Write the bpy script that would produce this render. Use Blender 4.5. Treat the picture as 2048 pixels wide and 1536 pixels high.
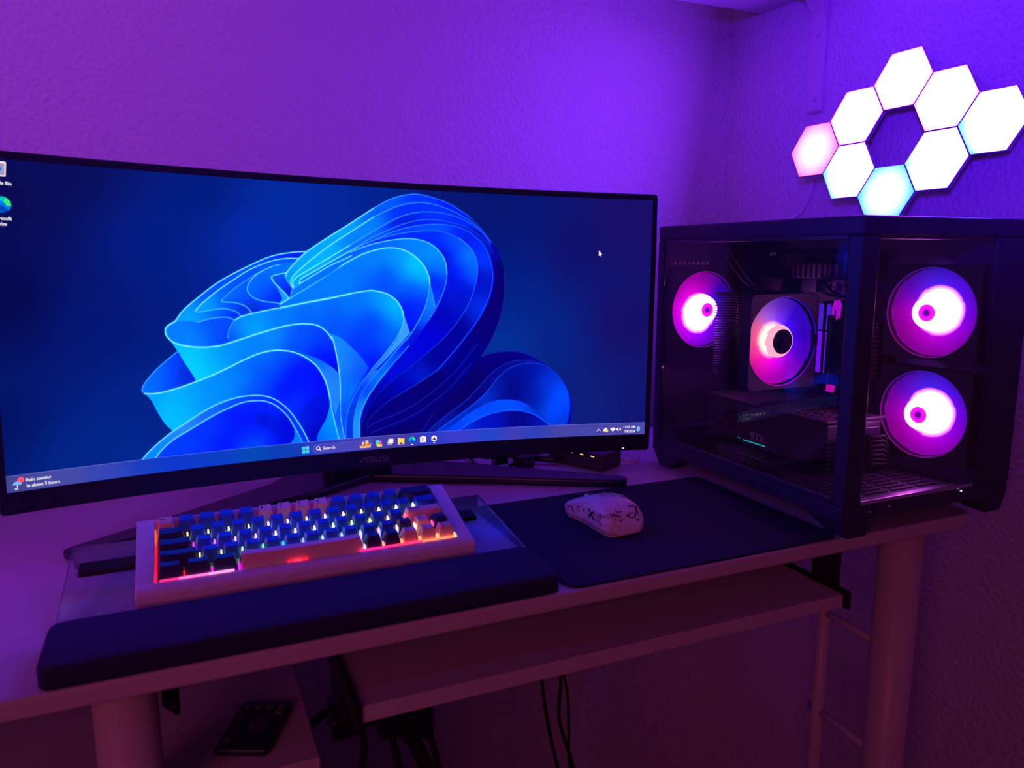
import bpy, bmesh, math, random, json
import numpy as np
from mathutils import Matrix, Vector, Euler
random.seed(7)
SC = bpy.context.scene
COL = SC.collection
for o in list(bpy.data.objects): bpy.data.objects.remove(o)

# ---------------------------------------------------------------- camera, world, added lights, exposure
# metres; the desk top is z = 0, the back wall runs along x, the floor is at z = -0.95
FLOOR = -0.95; WALL_X = 1.125; WALL_Y = 1.405
cam_d = bpy.data.cameras.new('camera'); cam = bpy.data.objects.new('camera', cam_d); COL.objects.link(cam)
cam.location = (0, 0, .333)
cam.rotation_euler = (math.radians(90 - 9.5), 0, math.radians(-23.6))
cam_d.sensor_width = 36; cam_d.lens = 1540 / 2048 * 36
cam_d.clip_start = .02
cam_d.dof.use_dof = True; cam_d.dof.focus_distance = 1.12; cam_d.dof.aperture_fstop = 8.0
SC.camera = cam
SC.view_settings.view_transform = 'Standard'; SC.view_settings.look = 'None'
SC.view_settings.exposure = 0; SC.view_settings.gamma = 1; SC.view_settings.use_curve_mapping = False
SC.cycles.use_denoising = True
SC.cycles.max_bounces = 8; SC.cycles.transparent_max_bounces = 16
SC.cycles.sample_clamp_indirect = 6
wd = bpy.data.worlds.new('dim room'); SC.world = wd; wd.use_nodes = True
wd.node_tree.nodes['Background'].inputs[0].default_value = (1.0, .05, .60, 1)
wd.node_tree.nodes['Background'].inputs[1].default_value = .018

def area(name, loc, target, size, color, power, spread=180, sy=None):
    l = bpy.data.lights.new(name, 'AREA'); l.energy = power; l.color = color
    l.size = size; l.spread = math.radians(spread)
    if sy: l.shape = 'RECTANGLE'; l.size_y = sy
    o = bpy.data.objects.new(name, l); COL.objects.link(o); o.location = loc
    o.rotation_euler = (Vector(target) - Vector(loc)).to_track_quat('-Z', 'Y').to_euler()
    return o
# unseen fill lamps added to tint the walls and desk, all outside the frame
area('rose_fill', (-1.2, -.9, .55), (.5, 1.0, -.15), .8, (1.0, .13, .38), 4.2, 150)
area('purple_wall_fill', (-1.0, .1, 1.15), (-.1, 1.4, .70), .5, (.40, .05, 1.0), 2.7, 68)
area('desk_fill', (-.62, .98, .22), (-.18, .80, 0), .12, (.45, .03, 1.0), .17, 62)
sp = bpy.data.lights.new('violet_spot_fill', 'SPOT'); sp.energy = 170; sp.color = (.07, .0, 1.0); sp.spot_size = math.radians(33); sp.spot_blend = 1.0; sp.shadow_soft_size = .10  # unseen spot added to bring blue onto the right wall
so = bpy.data.objects.new('violet_spot_fill', sp); COL.objects.link(so); so.location = (-.4, -.3, .68)
so.rotation_euler = (Vector((1.12, .80, .70)) - so.location).to_track_quat('-Z', 'Y').to_euler()

# ---------------------------------------------------------------- materials
def S(r, g, b):
    f = lambda c: (c / 255 / 12.92) if c / 255 <= .04045 else ((c / 255 + .055) / 1.055) ** 2.4
    return (f(r), f(g), f(b), 1)
def mat(name, col, rough=.5, metal=0, spec=.5, noise=0, nscale=60, bump=0, bscale=200, bdist=.002, emit=None, estr=0, coat=0):
    m = bpy.data.materials.new(name); m.use_nodes = True
    nt = m.node_tree; b = nt.nodes['Principled BSDF']
    if len(col) == 3: col = (*col, 1)
    b.inputs['Base Color'].default_value = col
    b.inputs['Roughness'].default_value = rough; b.inputs['Metallic'].default_value = metal
    b.inputs['Specular IOR Level'].default_value = spec; b.inputs['Coat Weight'].default_value = coat
    tc = nt.nodes.new('ShaderNodeTexCoord')
    if noise:
        n = nt.nodes.new('ShaderNodeTexNoise'); n.inputs['Scale'].default_value = nscale; n.inputs['Detail'].default_value = 4
        r = nt.nodes.new('ShaderNodeMixRGB'); r.blend_type = 'MULTIPLY'; r.inputs[0].default_value = noise
        r.inputs[1].default_value = col
        nt.links.new(tc.outputs['Object'], n.inputs['Vector']); nt.links.new(n.outputs['Fac'], r.inputs[2])
        nt.links.new(r.outputs[0], b.inputs['Base Color'])
    if bump:
        n = nt.nodes.new('ShaderNodeTexNoise'); n.inputs['Scale'].default_value = bscale; n.inputs['Detail'].default_value = 3
        bp = nt.nodes.new('ShaderNodeBump'); bp.inputs['Strength'].default_value = bump; bp.inputs['Distance'].default_value = bdist
        nt.links.new(tc.outputs['Object'], n.inputs['Vector']); nt.links.new(n.outputs['Fac'], bp.inputs['Height'])
        nt.links.new(bp.outputs[0], b.inputs['Normal'])
    if emit is not None:
        b.inputs['Emission Color'].default_value = (*emit[:3], 1); b.inputs['Emission Strength'].default_value = estr
    return m
def glow(name, col, strength=1.0):
    m = bpy.data.materials.new(name); m.use_nodes = True; nt = m.node_tree; nt.nodes.clear()
    e = nt.nodes.new('ShaderNodeEmission'); o = nt.nodes.new('ShaderNodeOutputMaterial')
    e.inputs[0].default_value = (*col[:3], 1); e.inputs[1].default_value = strength
    nt.links.new(e.outputs[0], o.inputs[0]); return m
def pane_mat(name, tint, gloss=.06, haze=.015, rough=.02):
    """thin clear sheet: mostly straight through, a little mirror, a little milky haze"""
    m = bpy.data.materials.new(name); m.use_nodes = True; nt = m.node_tree; nt.nodes.clear()
    t = nt.nodes.new('ShaderNodeBsdfTransparent'); t.inputs[0].default_value = (*tint, 1)
    g = nt.nodes.new('ShaderNodeBsdfGlossy'); g.inputs['Roughness'].default_value = rough
    d = nt.nodes.new('ShaderNodeBsdfDiffuse'); d.inputs[0].default_value = (.8, .8, .8, 1)
    fr = nt.nodes.new('ShaderNodeLayerWeight'); fr.inputs[0].default_value = .30
    sc = nt.nodes.new('ShaderNodeMapRange'); sc.inputs['From Min'].default_value = .15; sc.inputs['From Max'].default_value = 1; sc.inputs['To Min'].default_value = gloss; sc.inputs['To Max'].default_value = gloss * 6
    mx = nt.nodes.new('ShaderNodeMixShader'); m2 = nt.nodes.new('ShaderNodeMixShader'); m2.inputs[0].default_value = haze
    o = nt.nodes.new('ShaderNodeOutputMaterial')
    nt.links.new(fr.outputs['Facing'], sc.inputs[0]); nt.links.new(sc.outputs[0], mx.inputs[0])
    nt.links.new(t.outputs[0], mx.inputs[1]); nt.links.new(g.outputs[0], mx.inputs[2])
    nt.links.new(mx.outputs[0], m2.inputs[1]); nt.links.new(d.outputs[0], m2.inputs[2])
    nt.links.new(m2.outputs[0], o.inputs[0]); return m
M = {}
M['wall'] = mat('orange peel wall paint', (.62, .60, .62), .75, bump=1.0, bscale=130, bdist=.0045, spec=.25)
M['floor'] = mat('dark carpet', (.10, .07, .07), .95, noise=.5, nscale=300)
M['laminate'] = mat('white laminate', (.64, .61, .63), .36, noise=.06, nscale=25)
M['laminate_edge'] = mat('white edge banding', (.60, .55, .55), .5)
M['leg_paint'] = mat('white powder coat', (.62, .57, .57), .4)
M['black_metal'] = mat('black powder coat', (.012, .012, .016), .45, bump=.1, bscale=900)
M['case_black'] = mat('black case steel', (.034, .032, .095), .45, bump=.05, bscale=900)  # black steel with the blue lens veil mixed into its colour
M['black_plastic'] = mat('blue veiled black plastic', (.014, .014, .040), .3)  # plastic is black; the blue veil of the lens is painted in
M['bezel'] = mat('blue veiled bezel plastic', (.014, .014, .045), .40)  # black bezel, blue lens veil put into the base colour
M['dark_grey'] = mat('dark grey plastic', (.06, .06, .07), .45)
M['grey_print'] = mat('grey print', (.16, .16, .2), .5)
M['silver'] = mat('brushed steel', (.6, .6, .62), .25, metal=1)
M['fabric'] = mat('black knit foam fabric', (.050, .050, .15), .95, noise=.6, nscale=1500, bump=.5, bscale=1800, spec=.2)  # black fabric; blue glow from the screen is painted into the colour
M['padcloth'] = mat('black mouse pad cloth', (.030, .025, .085), .9, noise=.3, nscale=1500, spec=.25)  # black cloth, its blue cast of light put into the colour
M['rubber'] = mat('black rubber', (.012, .012, .014), .75)
M['kb_white'] = mat('white keyboard case', (.74, .70, .74), .38)
M['key_blue'] = mat('blue keycap', (.012, .075, .52), .5)
M['key_navy'] = mat('navy keycap', (.014, .016, .10), .5)
M['key_beige'] = mat('peach keycap', (.86, .56, .44), .5)
M['legend_dark'] = mat('dark legend print', (.04, .01, .02), .6)
M['legend_light'] = mat('pale blue legend print', (.08, .22, .75), .6)
M['plate'] = mat('white switch plate', (.6, .55, .6), .5)
M['mouse_white'] = mat('white mouse shell', (.78, .74, .78), .38)
M['mouse_print'] = mat('black mouse print', (.015, .01, .02), .5)
M['pcb'] = mat('black circuit board', (.016, .014, .02), .5, noise=.6, nscale=400)
M['fan_black'] = mat('black fan frame', (.008, .008, .010), .5)
M['pale_print'] = mat('pale grey print', (.5, .5, .55), .5)
M['backplate'] = mat('gunmetal card plate', (.11, .10, .13), .4)
M['fin'] = mat('dark nickel fins', (.06, .06, .07), .35, metal=.8)
M['alu'] = mat('dark aluminium', (.10, .10, .12), .35, metal=.7)
M['white_cable'] = mat('white cable jacket', (.7, .68, .7), .5)
M['glass'] = pane_mat('case glass', (.90, .88, .92), .03, .009)  # milky share stands in for the blue bloom over the case
M['acrylic'] = pane_mat('clear acrylic', (.93, .95, .97), .035, .05, .14)
M['acrylic_edge'] = mat('acrylic edge', (.20, .30, .34), .15, spec=.8)

# ---------------------------------------------------------------- mesh builder
def chain(o):
    m = Matrix.Identity(4)
    while o is not None:
        m = o.matrix_basis @ m; o = o.parent
    return m
class MB:
    def __init__(s): s.v = []; s.f = []; s.sm = []; s.mi = []; s.m = 0
    def add(s, vs, fs, smooth=False):
        n = len(s.v); s.v += [Vector(p) for p in vs]
        for f in fs: s.f.append([n + i for i in f]); s.sm.append(smooth); s.mi.append(s.m)
        return s
    def box(s, a, b):
        x0, y0, z0 = a; x1, y1, z1 = b
        return s.add([(x0,y0,z0),(x1,y0,z0),(x1,y1,z0),(x0,y1,z0),(x0,y0,z1),(x1,y0,z1),(x1,y1,z1),(x0,y1,z1)],
                     [(0,3,2,1),(4,5,6,7),(0,1,5,4),(1,2,6,5),(2,3,7,6),(3,0,4,7)])
    def prism(s, poly, h0, h1, fn=None):
        """poly (p,q) extruded from h0 to h1; fn maps (p,q,h) to xyz"""
        fn = fn or (lambda p, q, h: (p, q, h)); n = len(poly)
        vs = [fn(p, q, h0) for p, q in poly] + [fn(p, q, h1) for p, q in poly]
        return s.add(vs, [list(range(n))[::-1], list(range(n, 2*n))] + [(i, (i+1) % n, n+(i+1) % n, n+i) for i in range(n)])
    def cyl(s, p0, p1, r0, r1=None, n=16, smooth=True):
        r1 = r0 if r1 is None else r1; p0 = Vector(p0); p1 = Vector(p1)
        q = (p1-p0).to_track_quat('Z', 'Y'); vs = []
        for p, r in ((p0, r0), (p1, r1)):
            for i in range(n):
                a = 2*math.pi*i/n; vs.append(p + q @ Vector((r*math.cos(a), r*math.sin(a), 0)))
        s.add(vs, [(i, (i+1) % n, n+(i+1) % n, n+i) for i in range(n)], smooth)
        k = len(s.v) - 2*n
        s.f += [[k+i for i in range(n)][::-1], [k+n+i for i in range(n)]]; s.sm += [False]*2; s.mi += [s.m]*2
        return s
    def lathe(s, prof, n=32, fn=None, smooth=True):
        """profile (r,h) around the h axis"""
        fn = fn or (lambda x, y, z: (x, y, z)); m = len(prof); vs = []
        for i in range(n):
            a = 2*math.pi*i/n
            for r, h in prof: vs.append(fn(r*math.cos(a), r*math.sin(a), h))
        return s.add(vs, [(i*m+j, ((i+1) % n)*m+j, ((i+1) % n)*m+j+1, i*m+j+1) for i in range(n) for j in range(m-1)], smooth)
    def tube(s, pts, r, n=8, res=8):
        P = [Vector(p) for p in pts]
        if len(P) > 2 and res > 1: P = [Vector(q) for q in catmull(np.array([tuple(p) for p in P]), res)]
        k = len(P); vs = []; up = None
        for i, p in enumerate(P):
            t = (P[min(i+1, k-1)] - P[max(i-1, 0)]).normalized()
            if up is None: up = t.orthogonal().normalized()
            up = (up - t*up.dot(t)).normalized(); w = t.cross(up)
            for j in range(n):
                a = 2*math.pi*j/n; vs.append(p + up*(r*math.cos(a)) + w*(r*math.sin(a)))
        s.add(vs, [(i*n+j, i*n+(j+1) % n, (i+1)*n+(j+1) % n, (i+1)*n+j) for i in range(k-1) for j in range(n)], True)
        b = len(s.v) - k*n
        s.f += [[b+j for j in range(n)][::-1], [b+(k-1)*n+j for j in range(n)]]; s.sm += [False]*2; s.mi += [s.m]*2
        return s
    def mesh(s, name, mats, off=None):
        me = bpy.data.meshes.new(name)
        vs = [tuple(off @ v) if off else tuple(v) for v in s.v]
        me.from_pydata(vs, [], s.f); me.polygons.foreach_set('use_smooth', s.sm); me.polygons.foreach_set('material_index', s.mi)
        for m in (mats if isinstance(mats, (list, tuple)) else [mats]): me.materials.append(m)
        me.update(); return me
    def build(s, name, mats, parent=None, bevel=0, segs=2, world=True, fix=False):
        off = chain(parent).inverted() if (parent is not None and world) else None
        me = s.mesh(name, mats, off)
        if fix:
            bm = bmesh.new(); bm.from_mesh(me); bmesh.ops.recalc_face_normals(bm, faces=bm.faces); bm.to_mesh(me); bm.free()
        o = bpy.data.objects.new(name, me); COL.objects.link(o)
        if parent is not None: o.parent = parent
        if bevel:
            b = o.modifiers.new('bevel', 'BEVEL'); b.width = bevel; b.segments = segs; b.limit_method = 'ANGLE'; b.angle_limit = math.radians(35)
            b.harden_normals = False
        return o
def tag(o, label=None, cat=None, group=None, kind=None):
    if label: o['label'] = label
    if cat: o['category'] = cat
    if group: o['group'] = group
    if kind: o['kind'] = kind
    return o
def thing(name, label, cat, loc=(0,0,0), rot=(0,0,0), group=None):
    o = bpy.data.objects.new(name, None); COL.objects.link(o); o.location = loc; o.rotation_euler = rot
    o.empty_display_size = .02
    return tag(o, label, cat, group)
def copy_part(o, parent):
    c = o.copy(); COL.objects.link(c); c.parent = parent; return c
def rrect(x0, y0, x1, y1, r, n=6):
    out = []
    for cx, cy, a0 in ((x1-r, y1-r, 0), (x0+r, y1-r, 90), (x0+r, y0+r, 180), (x1-r, y0+r, 270)):
        for i in range(n+1):
            a = math.radians(a0 + 90*i/n); out.append((cx + r*math.cos(a), cy + r*math.sin(a)))
    return out
_txt = {}
def text_shape(s, bold=0.0):
    """(verts2d, faces) of a line of lettering, cap height about 0.7, centred in x, baseline 0"""
    if (s, bold) in _txt: return _txt[(s, bold)]
    c = bpy.data.curves.new('t', 'FONT'); c.body = s; c.size = 1; c.align_x = 'CENTER'; c.resolution_u = 3; c.offset = bold
    o = bpy.data.objects.new('t', c); COL.objects.link(o); bpy.context.view_layer.update()
    me = o.evaluated_get(bpy.context.evaluated_depsgraph_get()).to_mesh()
    r = ([(v.co.x, v.co.y) for v in me.vertices], [list(p.vertices) for p in me.polygons])
    bpy.data.objects.remove(o); bpy.data.curves.remove(c); _txt[(s, bold)] = r; return r

# ---------------------------------------------------------------- painter of the picture on the screen (flat artwork, drawn in code)
def catmull(p,n=14):
    p=np.array(p,float)
    if len(p)<3: return p
    q=np.vstack([2*p[0]-p[1],p,2*p[-1]-p[-2]]); out=[]
    t=np.linspace(0,1,n,endpoint=False)[:,None]
    for i in range(len(p)-1):
        a,b,c,d=q[i:i+4]
        out.append(.5*(2*b+(c-a)*t+(2*a-5*b+4*c-d)*t**2+(3*b-a-3*c+d)*t**3))
    out.append(p[-1:]); return np.vstack(out)
def idw(ctrl,x0,x1,y0,y1,W,H,pw=3.6,step=4,soft=28.):
    c=np.array(ctrl,float)
    gx=np.arange(x0,x1+step,step);gy=np.arange(y0,y1+step,step)
    X,Y=np.meshgrid(gx,gy); num=0;den=0
    for u,v,r,g,b in c:
        d=((X-u/1e4*W)**2+(Y-v/1e4*H)**2)/100.+soft
        w=d**(-pw/2); num=num+w[...,None]*np.array([r,g,b])/255.; den=den+w
    L=num/den[...,None]
    xs=(np.arange(x0,x1)-x0)/step;ys=(np.arange(y0,y1)-y0)/step
    i=ys.astype(int);f=(ys-i)[:,None,None];j=xs.astype(int);g=(xs-j)[None,:,None]
    A=L[i]*(1-f)+L[i+1]*f
    return A[:,j]*(1-g)+A[:,j+1]*g
def fillmask(P,x0,x1,y0,y1,ss=4):
    M=np.zeros((y1-y0,x1-x0+1)); ex,ey=P[:,0],P[:,1]; fx,fy=np.roll(ex,-1),np.roll(ey,-1)
    for yy in range(y0,y1):
        acc=np.zeros(x1-x0+1)
        for s in range(ss):
            y=yy+(s+.5)/ss
            k=np.nonzero((ey<=y)!=(fy<=y))[0]
            if len(k)==0: continue
            xs=np.sort(ex[k]+(y-ey[k])/(fy[k]-ey[k])*(fx[k]-ex[k]))
            for a,b in zip(xs[::2],xs[1::2]):
                a=min(max(a-x0,0),x1-x0);b=min(max(b-x0,0),x1-x0)
                ia,ib=int(a),int(b)
                if ia==ib: acc[ia]+=b-a
                else:
                    acc[ia]+=1-(a-ia); acc[ia+1:ib]+=1; acc[ib]+=b-ib
        M[yy-y0]=acc/ss
    return np.clip(M[:,:-1],0,1)
def stroke(img,pts,c0,w,c1,W,H):
    P=catmull(pts)/1e4*[W,H]; n=len(P)-1
    x0=max(0,int(P[:,0].min()-w-2));x1=min(W,int(P[:,0].max()+w+3));y0=max(0,int(P[:,1].min()-w-2));y1=min(H,int(P[:,1].max()+w+3))
    if x1<=x0 or y1<=y0: return
    A=np.zeros((y1-y0,x1-x0));T=np.zeros_like(A)
    for i in range(n):
        a,b=P[i],P[i+1]
        u0=max(x0,int(min(a[0],b[0])-w-2));u1=min(x1,int(max(a[0],b[0])+w+3));v0=max(y0,int(min(a[1],b[1])-w-2));v1=min(y1,int(max(a[1],b[1])+w+3))
        if u1<=u0 or v1<=v0: continue
        X,Y=np.meshgrid(np.arange(u0,u1)+.5,np.arange(v0,v1)+.5)
        d=b-a;L=max(d@d,1e-9);t=np.clip(((X-a[0])*d[0]+(Y-a[1])*d[1])/L,0,1)
        D=np.hypot(X-a[0]-t*d[0],Y-a[1]-t*d[1])
        cov=np.clip(w/2+.5-D,0,1)*.95+.22*np.exp(-(D/(w*1.4))**2)
        cov=np.clip(cov,0,1)
        sub=A[v0-y0:v1-y0,u0-x0:u1-x0];st=T[v0-y0:v1-y0,u0-x0:u1-x0]
        m=cov>sub; sub[m]=cov[m]; st[m]=((i+t)/n)[m]
    c=(np.array(c0)[None,None]*(1-T[...,None])+np.array(c1)[None,None]*T[...,None])/255.
    img[y0:y1,x0:x1]=img[y0:y1,x0:x1]*(1-A[...,None])+c*A[...,None]
def paint(D,W=1900,H=796):
    k=W/1900.
    img=idw(D['bg'],0,W,0,H,W,H,3.0,4,90.)
    for s in D['sh']:
        P=np.vstack([catmull(g) for g in s['s']])/1e4*[W,H]
        x0=max(0,int(P[:,0].min()));x1=min(W,int(P[:,0].max())+2);y0=max(0,int(P[:,1].min()));y1=min(H,int(P[:,1].max())+2)
        if x1>x0+2 and y1>y0+2:
            m=fillmask(P,x0,x1,y0,y1)[...,None]
            img[y0:y1,x0:x1]=img[y0:y1,x0:x1]*(1-m)+idw(s['c'],x0,x1,y0,y1,W,H)*m
        for pts,c0,w,c1 in s['e']: stroke(img,pts,c0,w*k,c1,W,H)
    h=int(.0535*H); img[:h]=idw(D['tb'],0,W,0,h,W,H,3.)
    img[h-2:h]=img[h-2:h]*.5+np.array([.55,.52,.92])*.5
    return np.clip(img,0,1)

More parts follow.
